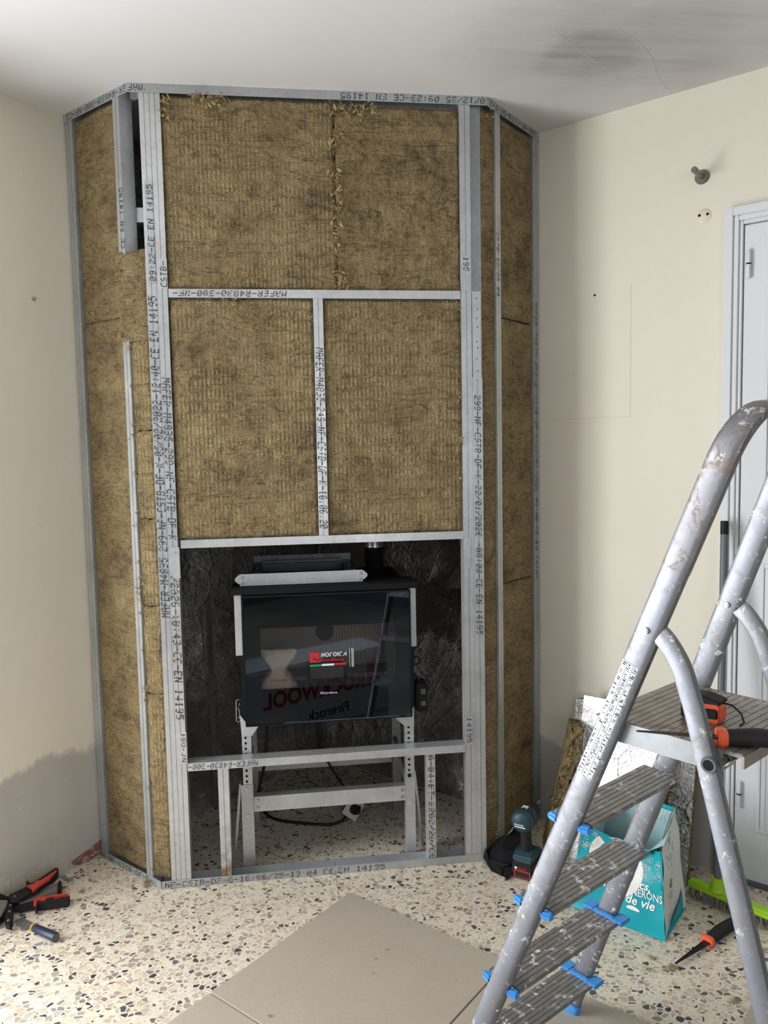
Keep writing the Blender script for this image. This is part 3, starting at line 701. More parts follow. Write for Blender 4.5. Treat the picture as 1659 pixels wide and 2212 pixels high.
def text(s, M, size, mat, parent, name='lettering', shear=0., ext=.0004, bold=0., sx=1.):
    cu = bpy.data.curves.new('t', 'FONT'); cu.body = s; cu.size = size; cu.shear = shear; cu.extrude = ext; cu.offset = bold; cu.resolution_u = 3
    ob = bpy.data.objects.new('t', cu); C.objects.link(ob); dg = bpy.context.evaluated_depsgraph_get(); dg.update()
    me = bpy.data.meshes.new_from_object(ob.evaluated_get(dg)); bpy.data.objects.remove(ob); bpy.data.curves.remove(cu)
    M2 = Matrix.Translation(-Vector(ORG[parent.name])) @ M @ Matrix.Diagonal((sx, 1, 1, 1))
    me.transform(M2); me.name = name; me.materials.clear(); me.materials.append(MT[mat])
    o = bpy.data.objects.new(name, me); C.objects.link(o); o.parent = parent; ORG[o.name] = ORG[parent.name]; return o


# stickers on the glass
GY = .0281
stk = MB()
def qd(mb, x0, x1, z0, z1, y=GY): mb.box((x0, y - .0003, z0), (x1, y, z1)); return mb
qd(stk, .505, .5445, .712, .716)  # flag
MB().box((.505, GY - .0004, .7105), (.545, GY, .7175)).build('flag_green', 'green_print', dr_)
MB().box((.5455, GY - .0004, .7112), (.586, GY, .7182)).build('flag_white', 'white_print', dr_)
MB().box((.5865, GY - .0004, .7119), (.6265, GY, .7189)).build('flag_red', 'red_print', dr_)
em = MB(); x0, z0, u_ = .5055, .7245, .0325
em.prism([(x0 + .004, z0), (x0 + u_, z0), (x0 + u_, z0 + .009), (x0 + .012, z0 + .009), (x0 + .012, z0 + .024), (x0 + .022, z0 + .024), (x0 + .022, z0 + .014), (x0 + .012, z0 + .014), (x0 + .012, z0 + .009), (x0, z0 + .009)], 0, .0004, Matrix(((1, 0, 0, 0), (0, 0, 1, GY - .0004), (0, 1, 0, 0), (0, 0, 0, 1)))) if False else None
em.box((x0, GY - .0004, z0), (x0 + .011, GY, z0 + .034)).box((x0 + .011, GY - .0004, z0 + .025), (x0 + .031, GY, z0 + .034)).box((x0 + .021, GY - .0004, z0 + .006), (x0 + .031, GY, z0 + .025)).box((x0 + .011, GY - .0004, z0), (x0 + .0365, GY, z0 + .009)).box((x0 + .011, GY - .0004, z0 + .0195), (x0 + .021, GY, z0 + .025)).build('emblem', 'red_print', dr_)
# NORDICA drawn from strokes
def strokes(word, x, z, cw, ch, t, mat, name, gap):
    G = {'N': ['0,0 0,1', '0,1 1,0', '1,0 1,1'], 'O': ['0,0 0,1', '0,1 1,1', '1,1 1,0', '1,0 0,0'], 'r': ['0,0 0,1', '0,1 .8,1'], 'D': ['0,0 0,1', '0,1 1,1', '1,1 1,0', '1,0 0,0'], 'I': ['0,0 0,1'], 'C': ['.85,1 0,1', '0,1 0,0', '0,0 .6,0'], 'A': ['0,0 1,1', '1,1 1,0']}
    mb = MB()
    for ch_ in word:
        ww = cw * (.001 if ch_ == 'I' else .8 if ch_ == 'r' else 1)
        for sg_ in G[ch_]:
            (a, b), (c, d) = [tuple(float(k) for k in q.split(',')) for q in sg_.split()]
            p = Vector((x + a * ww, 0, z + b * ch)); q = Vector((x + c * ww, 0, z + d * ch)); dd = (q - p).normalized(); nn = Vector((-dd.z, 0, dd.x)) * t / 2; p = p - dd * t / 2; q = q + dd * t / 2
            vs = [p - nn, q - nn, q + nn, p + nn]
            mb.add([(v_.x, GY - .0005, v_.z) for v_ in vs] + [(v_.x, GY, v_.z) for v_ in vs], [(0, 1, 2, 3), (7, 6, 5, 4), (0, 4, 5, 1), (1, 5, 6, 2), (2, 6, 7, 3), (3, 7, 4, 0)])
        x += ww + gap
    return mb.build(name, mat, dr_)


strokes('NOrDICA', .5455, .7435, .0088, .0115, .0026, 'white_print', 'brand_lettering', .0051)
Mg = lambda x, z: fm((x, GY - .0002, z), (1, 0, 0), (0, 0, 1))
text('Extraflame', Mg(.5425, .7268), .0155, 'red_print', dr_, 'lettering', bold=.0001, sx=1.12)
text('MADE IN ITALY', Mg(.507, .7015), .0075, 'ink', dr_, 'lettering', sx=1.9)
for k, (xx, mt) in enumerate(((.6385, 0), (.6455, 1), (.650, 1))):
    mb = MB(); z = .703
    while z < .766:
        hgt = .064 if not mt else random.uniform(.003, .009)
        mb.box((xx, GY - .0003, z), (xx + (.001 if not mt else .0022), GY, min(.767, z + hgt))); z += hgt + (.0012 if mt else 1)
    mb.build('small_print', 'white_print', dr_)
text('Extraflame', Mg(.5475, .6155), .0105, 'white_plastic', dr_, sx=1.05)
MB().box((.539, GY - .0003, .6155), (.5455, GY, .617)).box((.539, GY - .0003, .6215), (.5455, GY, .623)).box((.539, GY - .0003, .617), (.5405, GY, .6215)).box((.544, GY - .0003, .617), (.5455, GY, .6215)).build('emblem', 'white_plastic', dr_)
# side strips, latches, controls
bx('side_strip', 'galvanised_bright', (.2625, .05, .755), (.2855, .056, .972), st, .001); bx('side_strip', 'galvanised_bright', (.849, .05, .756), (.8705, .056, .976), st, .001)
bx('hinge_plate', 'black_steel', (.277, .06, .50), (.2855, .12, .76), st); bx('hinge_plate', 'black_steel', (.852, .06, .53), (.862, .12, .757), st)
for sx_, xs in ((-1, .272), (1, .862)):
    MB().tube([(xs, .07, .716), (xs + sx_ * .012, .066, .716), (xs + sx_ * .02, .066, .705), (xs + sx_ * .02, .066, .693), (xs + sx_ * .008, .066, .688), (xs, .07, .688)], .0032, 8).build('hook', 'black_steel', st, smooth=True)
MB().tube([(.2705, .06, .60), (.264, .055, .606), (.2575, .055, .60), (.257, .055, .532), (.262, .055, .527), (.270, .06, .532)], .0024, 8).tube([(.268, .058, .59), (.2645, .055, .575), (.268, .055, .565), (.2675, .055, .545), (.2635, .055, .54)], .0018, 8).build('spring_latch', 'screw_metal', st, smooth=True)
cb = bx('control_box', 'black_steel', (.868, .055, .522), (.905, .115, .626), st, .005); bx('button', 'grey_plastic', (.884, .0535, .545), (.900, .056, .562), cb, .001); bx('button', 'grey_plastic', (.884, .0535, .585), (.900, .056, .605), cb, .001)
MB().tube([(.862, .08, .655), (.876, .075, .64), (.885, .075, .622)], .005, 8).build('lever', 'black_rubber', st, smooth=True)
# galvanised duct frame on top
df = bx('duct_frame_front', 'galvanised', (.283, .060, .986), (.692, .064, 1.0255), st, .0006)
for xs in (.279, .696):
    sg = -1 if xs < .5 else 1
    MB().prism([(xs, .993), (xs + sg * .005, .997), (xs + sg * .012, 1.004), (xs + sg * .012, 1.011), (xs + sg * .005, 1.018), (xs, 1.0225), (xs - sg * .01, 1.0225), (xs - sg * .01, .993)], 0, .003, Matrix(((1, 0, 0, 0), (0, 0, 1, .0605), (0, 1, 0, 0), (0, 0, 0, 1)))).build('ear', 'galvanised', df)
    for zz_ in (.996, 1.015):
        MB().lathe([(.001, 0), (.0055, 0), (.0045, .0012), (.001, .0016)], fm((xs - sg * .012, .0598, zz_), (1, 0, 0), (0, 0, 1)), 12).build('rivet', 'galvanised_grey_shade', df, smooth=True)
for xa, xb in ((.318, .352), (.642, .676)):
    sf = MB().box((xa, .064, 1.018), (xb, .36, 1.0215)).box((xb - .002 if xa < .5 else xa, .064, .985), (xb if xa < .5 else xa + .002, .36, 1.0175)).build('duct_frame_side', 'galvanised_dark', st)
    bx('tab', 'galvanised', (xa - .004, .064, 1.0215), (xb + .002, .082, 1.0235), sf)
    MB().lathe([(.001, 0), (.004, 0), (.003, .003), (.001, .0035)], Matrix.Translation(((xa + xb) / 2, .20, 1.0215)), 8).build('screw', 'screw_metal', sf)
MB().box((.352, .325, .985), (.642, .328, 1.030)).box((.318, .36, .985), (.676, .363, 1.045)).box((.352, .30, 1.018), (.642, .36, 1.0215)).build('duct_frame_back', 'galvanised_dark', st)
bx('duct_opening', 'black_matt', (.352, .066, .985), (.642, .325, .989), st)
MB().lathe([(.001, 0), (.028, 0), (.033, .01), (.033, .018), (.02, .026), (.001, .026)], Matrix.Translation((.572, .13, .497)), 18).build('air_intake', 'black_steel', st, smooth=True)

fl = thing('flue_pipe', (.764, .33, .975), 'round flue pipe rising behind the stove, black below and bright steel above', 'pipe')
MB().lathe([(.034, 0), (.0355, .002), (.0355, .082), (.037, .084), (.037, .090), (.0355, .092), (.034, .092)], Matrix.Translation((.764, .33, .976)), 28).build('lower_pipe', 'black_steel', fl, smooth=True)
MB().lathe([(.0345, 0), (.0375, .001), (.0375, .006), (.0365, .009), (.0365, 1.46), (.03, 1.46)], Matrix.Translation((.764, .33, 1.0685)), 28).build('upper_pipe', 'silver_pipe', fl, smooth=True)
fl.location.z = .975

# ------------------------------------------------------------------ stove stand
sd_ = thing('stove_stand', (.56, .25, 0), 'galvanised height-adjustable stand with perforated legs under the stove', 'stand')
def bolt(p, parent, rad=.0058, mat='screw_metal', nrm=(0, -1, 0)):
    M = frame(p, (1, 0, 0), (0, 0, 1)); MB().lathe([(.001, 0), (rad * 1.25, 0), (rad * 1.25, .001), (rad, .001), (rad, .004), (.001, .0045)], M, 6).build('bolt', mat, parent)
for x0, x1, flip in ((.270, .304, 0), (.8255, .8585, 1)):
    lg = MB().box((x0 - (0.006 if not flip else 0), .055, .009), (x1, .058, .308)).box((x0 - (.006 if not flip else 0), .058, .009), (x0 - (.003 if not flip else -.003), .095, .308)).box((x1 - .003, .058, .009), (x1, .095, .308)).build('leg', 'galvanised', sd_)
    bx('foot_plate', 'galvanised_grey_shade', (x0 - .006, .0565, .0), (x1 + .002, .10, .008), sd_)
    xi = (x0 + x1) / 2
    u_ = MB().box((x0 + .002, .0585, .25), (x1 - .001, .061, .523)).box((x0 + .002, .061, .25), (x0 + .005, .092, .523)).box((x1 - .004, .061, .25), (x1 - .001, .092, .523)).build('inner_leg', 'galvanised_bright', sd_)
    for k in range(10):
        zz_ = .490 - k * .019
        MB().lathe([(.0003, 0), (.0042, 0), (.0042, .0006), (.0003, .0006)], fm((xi - .003 if not flip else xi - .003, .0582, zz_), (1, 0, 0), (0, 0, 1)), 12).build('hole', 'black_matt', u_)
    for zz_ in ((.295, .202) if not flip else (.301, .203)): bolt((xi - .003, .0548, zz_), lg, .0058, 'galvanised_bright' if zz_ < .25 or not flip else 'black_matt')
    pts = [(.268, .553), (.285, .528), (.333, .523), (.333, .515), (.306, .478), (.272, .478)] if not flip else [(.8585, .545), (.845, .525), (.797, .520), (.797, .505), (.826, .476), (.8585, .476)]
    MB().prism(pts, 0, .0025, Matrix(((1, 0, 0, 0), (0, 0, 1, .0545), (0, 1, 0, 0), (0, 0, 0, 1)))).build('bracket', 'galvanised_bright', sd_)
    # rear leg, side brace, diagonal
    xr = x0 + .002
    rl = MB().box((xr, .405, .003), (xr + .034, .408, .523)).box((xr, .408, .003), (xr + .003, .44, .523)).build('rear_leg', 'galvanised_grey_shade', sd_)
    for zz_ in (.35, .265, .22): bolt((xr + .02, .4045, zz_), rl, .005)
    MB().tube([(x1 - .02, .43, .31), (x1 - .02, .07, .24)], .009, 4, (0, 0, 1)).build('side_brace', 'galvanised_grey_shade', sd_)
    sx_ = 1 if flip else -1; xb = x1 if flip else x0 - .006
    MB().sweep([(xb + sx_ * .004, .10, .30), (xb + sx_ * .034, .12, .012)], [(-.004, -.012), (.004, -.012), (.004, .012), (-.004, .012)], (0, 1, 0)).build('diagonal_brace', 'galvanised_bright', sd_)
cbm = MB().box((.3045, .066, .208), (.825, .069, .260)).box((.3045, .069, .2575), (.825, .10, .260)).box((.3045, .069, .208), (.825, .10, .2105)).build('crossbar', 'galvanised_bright', sd_)
for p in ((.318, .0655, .248), (.317, .0655, .222), (.815, .0655, .246), (.815, .0655, .221)): bolt(p, cbm)
MB().box((.305, .41, .205), (.825, .413, .226)).box((.305, .413, .222), (.825, .44, .226)).build('rear_crossbar', 'galvanised', sd_)

# things in the hearth: paper bag, cable, plug
pb = thing('paper_bag', (.395, .11, .62), 'crumpled brown paper bag standing inside the stove behind the glass', 'bag')
mb = MB()
prof = [(0, .066), (.15, .060), (.3, .046), (.42, .033), (.5, .028), (.6, .036), (.75, .052), (.9, .060), (1, .060)]
def hw(b):
    for (a0, w0), (a1, w1) in zip(prof, prof[1:]):
        if b <= a1: return w0 + (w1 - w0) * (b - a0) / (a1 - a0)
    return prof[-1][1]
def gb(a, b):
    th = a * 2 * math.pi; h_ = hw(b); d_ = .028 * (1 - b) + .008 + .012 * (1 - abs(2 * b - 1))
    cr_ = .006 * noise.noise(Vector((math.cos(th) * 2, math.sin(th) * 2, b * 7)))
    sk = .008 * (b - .5)
    return (.4 + sk + (h_ + cr_) * math.copysign(abs(math.cos(th)) ** .7, math.cos(th)), .11 + (d_ + cr_) * math.sin(th), .619 + .135 * b + .006 * noise.noise(Vector((math.cos(th) * 1.5, 3, 0))) * b)
mb.grid(gb, 48, 30); mb.build('paper_sack', 'paper', pb, smooth='all')
text('CC propose', fm((.372, .0715, .655), (1, 0, 0), (0, .2, 1)), .011, 'grey_plastic', pb)
mb = MB(); pth = [(.345, .20, .55), (.352, .2, .43), (.336, .22, .30), (.312, .3, .18), (.30, .42, .09), (.30, .50, .03), (.318, .50, .007), (.345, .44, .007), (.39, .40, .007), (.45, .375, .007), (.52, .35, .007), (.575, .338, .007), (.62, .35, .012), (.645, .37, .03)]
def smoothp(p, n=4):
    p = [Vector(q) for q in p]; out = []
    for i in range(len(p) - 1):
        a, b, c, d = p[max(i - 1, 0)], p[i], p[i + 1], p[min(i + 2, len(p) - 1)]
        for k in range(n):
            t_ = k / n; out.append(.5 * ((2 * b) + (c - a) * t_ + (2 * a - 5 * b + 4 * c - d) * t_ * t_ + (3 * b - a - 3 * c + d) * t_ ** 3))
    return out + [p[-1]]
tag(mb.tube(smoothp(pth), .0055, 8).build('power_cable', 'black_rubber', smooth='all', org=(.345, .44, 0)), 'black power cable lying on the floor under the stove', 'cable')
mb = MB(); tag(mb.tube(smoothp([(.53, .28, .52), (.535, .33, .40), (.545, .36, .31), (.585, .36, .22), (.635, .38, .13), (.672, .40, .075), (.69, .40, .05), (.690, .35, .055), (.683, .335, .055)]), .0048, 8).build('stove_lead', 'black_rubber', smooth='all', org=(.53, .28, .52)), 'black lead hanging from the stove down to the plug', 'cable')
sk_ = thing('wall_socket', (.66, .37, 0), 'loose white square socket tilted on the terrazzo with a black plug in it', 'socket')
Msk = frame((.664, .372, .047), (.6, .2, -.55), (.55, .35, .75))
MB().box((-.036, -.036, 0), (.036, .036, .009), Msk).build('face_plate', 'white_plastic', sk_, bevel=.003); MB().box((-.024, -.024, -.025), (.024, .024, 0), Msk).build('back_box', 'black_rubber', sk_, bevel=.003)
MB().lathe([(.001, .0), (.019, 0), (.019, .012), (.014, .03), (.006, .042), (.001, .042)], Msk @ Matrix.Translation((0, 0, .009)), 14).build('plug', 'black_rubber', sk_, smooth=True)

# ------------------------------------------------------------------ step ladder
ew = Vector((math.cos(math.radians(-147.5)), math.sin(math.radians(-147.5)), 0)); ed = Vector((math.cos(math.radians(-57.5)), math.sin(math.radians(-57.5)), 0))
sA = Vector((.24189526, -.32668329, 1)); A0 = Vector((.76944888, -.94121446, 0)); sB = Vector((.15319641, -.36595031, 1)); B0 = Vector((1.11323807, -.73154924, 0))
LA = lambda z: A0 + sA * z
LB = lambda z: B0 + sB * z
ld = thing('step_ladder', (.95, -1.2, 0), 'paint-splattered aluminium step ladder with blue plastic fittings', 'ladder')
def oval(a, b, n=16, p=.62): return [(a * math.copysign(abs(math.cos(t_)) ** p, math.cos(t_)), b * math.copysign(abs(math.sin(t_)) ** p, math.sin(t_))) for t_ in [2 * math.pi * k / n for k in range(n)]]
# hoop joining the two rails at the top
zb = 1.40; a_ = LA(zb); b_ = LB(zb); dirAB = (LB(1.47) - LA(1.47)).normalized(); tA = sA.normalized(); tB = sB.normalized()
def arc(p0, d0, d1, rad, n=8):
    ang = d0.angle(d1); out = []; nn = (d1 - d0 * d1.dot(d0)).normalized()
    for k in range(n + 1):
        t_ = ang * k / n; out.append(p0 + d0 * rad * math.sin(t_) + nn * rad * (1 - math.cos(t_)))
    return out
zc = 1.405; rad = .085
ca = arc(LA(zc), tA, dirAB, rad); cbk = arc(LB(zc), tB, -dirAB, rad)
railA = [LA(z) for z in (.02, .3, .6, .9, 1.1, 1.2, 1.3)] + ca; railB = [LB(z) for z in (.02, .3, .6, .9, 1.1, 1.2, 1.3)] + cbk
prf = oval(.011, .0235)
def sweepn(path, prof, nrm):
    # b axis of the profile stays along nrm-perp in the side plane: a along nrm(face normal), b across
    mb = MB(); path = [Vector(p) for p in path]; n = len(prof); 
    for i, p in enumerate(path):
        t_ = (path[min(i + 1, len(path) - 1)] - path[max(i - 1, 0)]).normalized(); bb = ed - t_ * ed.dot(t_); bb.normalize(); aa = t_.cross(bb).normalized()
        mb.v += [tuple(p + aa * a + bb * b) for a, b in prof]
    for i in range(len(path) - 1):
        for j in range(n): mb.f.append((i * n + j, i * n + (j + 1) % n, (i + 1) * n + (j + 1) % n, (i + 1) * n + j))
    mb.f += [tuple(range(n))[::-1], tuple((len(path) - 1) * n + j for j in range(n))]
    return mb
rA = sweepn([LA(z) for z in (.02, .3, .6, .9, 1.1, 1.2, 1.3)] + ca, prf, ew).build('front_rail', 'ladder_alu', ld, smooth=True); rB = sweepn([LB(z) for z in (.02, .3, .6, .9, 1.1, 1.2, 1.3)] + cbk, prf, ew).build('front_rail', 'ladder_alu', ld, smooth=True)
sweepn(ca[-2:] + [ca[-1] * (1 - t_) + cbk[-1] * t_ for t_ in (.25, .5, .75)] + cbk[-2:][::-1], [(x * 1.02, y * 1.02) for x, y in prf], ew).build('hand_hoop', 'ladder_dirty', ld, smooth=True)
sweepn([LA(1.225), LA(1.32), LA(1.395)] + ca[:-1], [(x * 1.03, y * 1.03) for x, y in prf], ew).build('worn_grip', 'ladder_dirty', rA, smooth=True)
# size chart sticker on the near rail
mb = MB(); n_ = -(ew) * 0
def stick(z0, z1, mat):
    mb = MB(); nv = 10
    for s_ in (1,):
        def g(a, b):
            z = z0 + (z1 - z0) * b; t_ = sA.normalized(); bb = (ed - t_ * ed.dot(t_)).normalized(); aa = t_.cross(bb).normalized()
            if aa.dot(ew) < 0: aa = -aa
            y_ = (a - .5) * .036; return LA(z) + aa * (.0116 - .0022 * (abs(a - .5) * 2) ** 4) + bb * (y_ - .002)
        mb.grid(g, 8, nv)
    ob = mb.build('size_sticker', mat, rA); pr = MB(); rnd = random.Random(3)
    def q(a0, a1, b0, b1):
        pr.grid(lambda a, b: g(a0 + (a1 - a0) * a, b0 + (b1 - b0) * b) + ew * .0004, 2, 2)
    for k in range(16):
        b = k / 16; q(.02, .98, b, b + .0035)
        for c in (.33, .66): q(c, c + .012, b, b + .06)
        for c in range(3):
            for rw_ in range(3):
                if rnd.random() < .75:
                    a0 = c * .33 + rnd.uniform(.03, .12); q(a0, a0 + rnd.uniform(.06, .19), b + .012 + rw_ * .016, b + .012 + rw_ * .016 + rnd.uniform(.003, .011))
    o_ = pr.build('sticker_print', 'ink', rA); o_['kind'] = 'stuff'
    return ob
stick(.832, 1.055, 'label_paper')
# feet
for Lf, Lr_ in ((LA, rA), (LB, rB)):
    sweepn([Lf(.001), Lf(.04)], oval(.014, .0275), ew).build('foot_cap', 'blue_plastic', ld, smooth=True)
# treads
zs = [.13195 + .20072 * k for k in range(4)]
for k, z in enumerate(zs):
    a, b = LA(z), LB(z); x = (b - a).normalized(); ln = (b - a).length; dd = Vector((-x.y, x.x, 0)); dd = dd if dd.dot(ed) > 0 else -dd
    M = frame(a, x, dd); 
    if M.to_3x3().col[2].z < 0: M = M @ Matrix.Diagonal((1, 1, -1, 1))
    mb = MB(); e = .010; mb.box((e, -.043, -.0025), (ln - e, .043, 0), M); mb.box((e, .039, -.006), (ln - e, .043, -.0025), M); mb.box((e, -.043, -.022), (ln - e, -.039, -.0025), M)
    td = mb.build('tread', 'ladder_tread', ld)
    rbm = MB()
    for q in range(7):
        y_ = -.042 + q * .0122; rbm.box((e, y_, 0), (ln - e, y_ + .0104, .0018), M)
    rbm.build('anti_slip_ribs', 'ladder_tread', td)
    if k in (1, 2, 3):
        MB().prism([(-.006, -.048), (.008, -.050), (.012, -.026), (-.012, -.022)], -.013, .001, M).build('blue_clip', 'blue_plastic', td, bevel=.004)
        MB().prism([(-.012, .022), (.012, .026), (.010, .044), (-.004, .047)], -.014, .001, M).build('blue_clip', 'blue_plastic', td, bevel=.004)
    if k in (0, 1):
        MB().box((ln - .024, -.054, .0), (ln + .012, -.025, .006), M).box((ln - .024, -.025, .0), (ln - .012, .03, .007), M).box((ln - .024, .026, -.004), (ln + .012, .054, .006), M).build('blue_clip', 'blue_plastic', td, bevel=.0018)
# platform
z = .942; a, b = LA(.925), LB(.925); x = (b - a).normalized(); ln = (b - a).length; dd = ed
M = frame(Vector((a.x, a.y, z)), x, dd)
if M.to_3x3().col[2].z < 0: M = M @ Matrix.Diagonal((1, 1, -1, 1))
mb = MB().box((.012, -.03, -.004), (ln - .012, .235, 0), M).box((.012, -.03, -.034), (.016, .20, -.004), M).box((ln - .016, -.03, -.034), (ln - .012, .235, -.004), M).box((.012, -.034, -.03), (ln - .012, -.03, 0), M).box((.012, .231, -.02), (ln - .012, .235, -.004), M)
plt = mb.build('platform', 'ladder_platform', ld)
rbm = MB()
for q in range(18):
    y_ = -.028 + q * .0145; rbm.box((.014, y_, 0), (ln - .014, y_ + .0128, .0018), M)
rbm.build('anti_slip_ribs', 'ladder_platform', plt); PZ = z + .0018
bx('platform_skirt', 'galvanised_grey_shade', (.010, -.032, -.036), (.0125, .20, .001), plt, M=M)
# rear legs with curved tops
rear = [(1.045, -1.306, 1.122), (1.056, -1.332, 1.104), (1.069, -1.356, 1.067), (1.077, -1.369, 1.025), (1.0835, -1.381, .985)]
tl = Vector((1.141, -1.496, .552)) - Vector((1.0835, -1.385, .985)); foot = Vector((1.0835, -1.383, .985)) + tl * (.985 / .433)
rearA = smoothp(rear + [tuple(Vector(rear[-1]) + tl * k) for k in (.3, .8, 1.4)] + [tuple(foot)], 4)
flat = oval(.009, .0165, 12, .45)
ra = sweepn(rearA, flat, ew).build('rear_leg', 'ladder_alu', ld, smooth=True)
dAB = (LB(1.12) - LA(1.12)); spl = lambda p: Vector(p) + dAB + Vector((.06, .04, 0)) * max(0, (1.1 - p[2]) / 1.1)
rbk = sweepn([spl(p) for p in rearA], flat, ew).build('rear_leg', 'ladder_alu', ld, smooth=True)
sweepn([Vector(p) * 1.0 + ew * 0 for p in rearA[12:27]], [(x * .96, y * 1.02) for x, y in flat], ew)
hc = Vector((1.0955, -1.404, .923)); he = spl(hc); xd = (he - hc).normalized()
MB().tube([hc + xd * .006, he + xd * .012], .0115, 14).build('cross_tube', 'grey_plastic', ld, smooth=True)
MB().lathe([(.0085, 0), (.0125, 0), (.0135, .003), (.0085, .003)], frame(hc - xd * .0112, (0, 0, 1), xd.cross(Vector((0, 0, 1)))), 18).build('tube_ring', 'grey_plastic', ra, smooth=True)
MB().lathe([(.0005, 0), (.0085, 0), (.0085, .003), (.0005, .003)], frame(hc - xd * .0118, (0, 0, 1), xd.cross(Vector((0, 0, 1)))), 18).build('tube_hole', 'black_matt', ra)
for t_ in (.16, .84):
    c_ = hc + (he - hc) * t_
    MB().sweep([c_ + ed * -.02 + Vector((0, 0, .012)), c_ + ed * .005 + Vector((0, 0, .016)), c_ + ed * .018 + Vector((0, 0, 0)), c_ + ed * .006 + Vector((0, 0, -.017))], [(-.016, -.0012), (.016, -.0012), (.016, .0012), (-.016, .0012)], (0, 0, 1)).build('platform_hook', 'galvanised', ld)
for Lf, pr_ in ((LA, rA), (LB, rB)):
    MB().lathe([(.001, 0), (.006, 0), (.005, .0025), (.001, .003)], frame(Lf(1.118) + ew * .0112, ed, (0, 0, 1)) @ Matrix.Identity(4), 12).build('rivet', 'screw_metal', pr_, smooth=True)

# things on the platform
def PT(i, j): return M @ Vector((i, j, .0018))
tm = thing('tape_measure', PT(.17, .10), 'orange and black tape measure on the ladder platform', 'tape measure')
px_, py_ = Vector((.62, -.78, 0)).normalized(), Vector((.78, .62, 0)).normalized()
Mt = frame(Vector((1.160, -1.270, PZ)), px_, (0, 0, 1)) @ Matrix.Diagonal((.86, .80, .9, 1))
if Mt.to_3x3().col[2].y < 0: pass
pb_ = [(-.036, .0), (.034, .0), (.038, .006), (.038, .040), (.030, .052), (.004, .058), (-.022, .055), (-.036, .04), (-.04, .02)]
MB().prism(pb_, -.018, .018, Mt).build('case', 'orange_plastic', tm, bevel=.003)
MB().prism([(-.039, .036), (.036, .042), (.041, .050), (.03, .0535), (.004, .0595), (-.024, .057), (-.04, .042)], -.0195, .0195, Mt).build('rubber_top', 'black_rubber', tm, bevel=.002)
MB().prism([(-.041, .004), (-.03, .0), (-.032, .03), (-.041, .04)], -.0195, .0195, Mt).build('rubber_back', 'black_rubber', tm, bevel=.001)
MB().prism([(.006, .010), (.034, .012), (.033, .034), (.008, .032)], -.0212, .0212, Mt).build('grip_pad', 'black_rubber', tm, bevel=.002)
MB().tube([tuple(Mt @ Vector(p)) for p in ((.036, .045, 0), (.055, .044, 0), (.072, .03, 0), (.078, .012, 0), (.07, .003, 0))], .0018, 6).build('wrist_strap', 'black_rubber', tm)

def jabsaw(name, tip, butt, zl_, label, hand, blade_teeth=20, hr=.0145, flip=1):
    tip, butt = Vector(tip), Vector(butt); x = (butt - tip).normalized(); ln = (butt - tip).length; side = Vector((-x.y, x.x, 0)) * flip; up_ = x.cross(side)
    t = thing(name, tuple(tip + x * ln * .5), label, 'saw'); bl = ln * .52
    # blade: flat plate, teeth on one edge
    n = blade_teeth; top_ = [(0, .002), (bl, .009)]; bot_ = []
    for k in range(n):
        a = bl * (n - k) / n; wd2 = .004 + .010 * a / bl; bot_ += [(a, -wd2 + .003), (a - bl / n * .15, -wd2 - .0005)]
    Mb = frame(tip + Vector((0, 0, zl_)), x, side)
    MB().prism(top_ + bot_ + [(0, -.0015)], -.0008, .0008, Mb).build('blade', 'black_steel', t)
    hp = smoothp([tip + x * q + Vector((0, 0, zl_ + dz_)) for q, dz_ in ((bl, 0), (bl + .03, .001), (bl + (ln - bl) * .5, .003), (ln * .94, .0), (ln, -.002))], 4)
    sc_ = [1.05 - .25 * math.sin(math.pi * i / (len(hp) - 1)) ** 2 * 0 + .28 * math.sin(math.pi * i / (len(hp) - 1)) for i in range(len(hp))]
    MB().sweep(hp, oval(hr * .92, hr * .72, 14, .8), (0, 0, 1), True, sc_).build('handle', 'black_rubber', t, smooth=True)
    MB().sweep([tip + x * (bl - .006) + Vector((0, 0, zl_)), tip + x * (bl + .002) + Vector((0, 0, zl_)), tip + x * (bl + .010) + Vector((0, 0, zl_))], oval(hr * 1.35, hr * .95, 16, .7), (0, 0, 1), True, [.92, 1.06, .86]).build('guard', 'orange_plastic', t, smooth=True)
    MB().sweep([tip + x * (ln - .006) + Vector((0, 0, zl_ - .001)), tip + x * (ln + .003) + Vector((0, 0, zl_ - .001))], oval(hr * .95, hr * .7, 14, .8), (0, 0, 1), True, [1, .8]).build('end_cap', 'orange_plastic', t, smooth=True)
    return t
jabsaw('jab_saw', (1.4605, -.6205, 0), (1.728, -.472, 0), .0125, 'jab saw with black and orange handle lying on the terrazzo floor', 1)
jabsaw('jab_saw', (1.005, -1.331, PZ), (1.235, -1.425, PZ), .0115, 'jab saw with black and orange handle lying on the ladder platform', 1, 26)

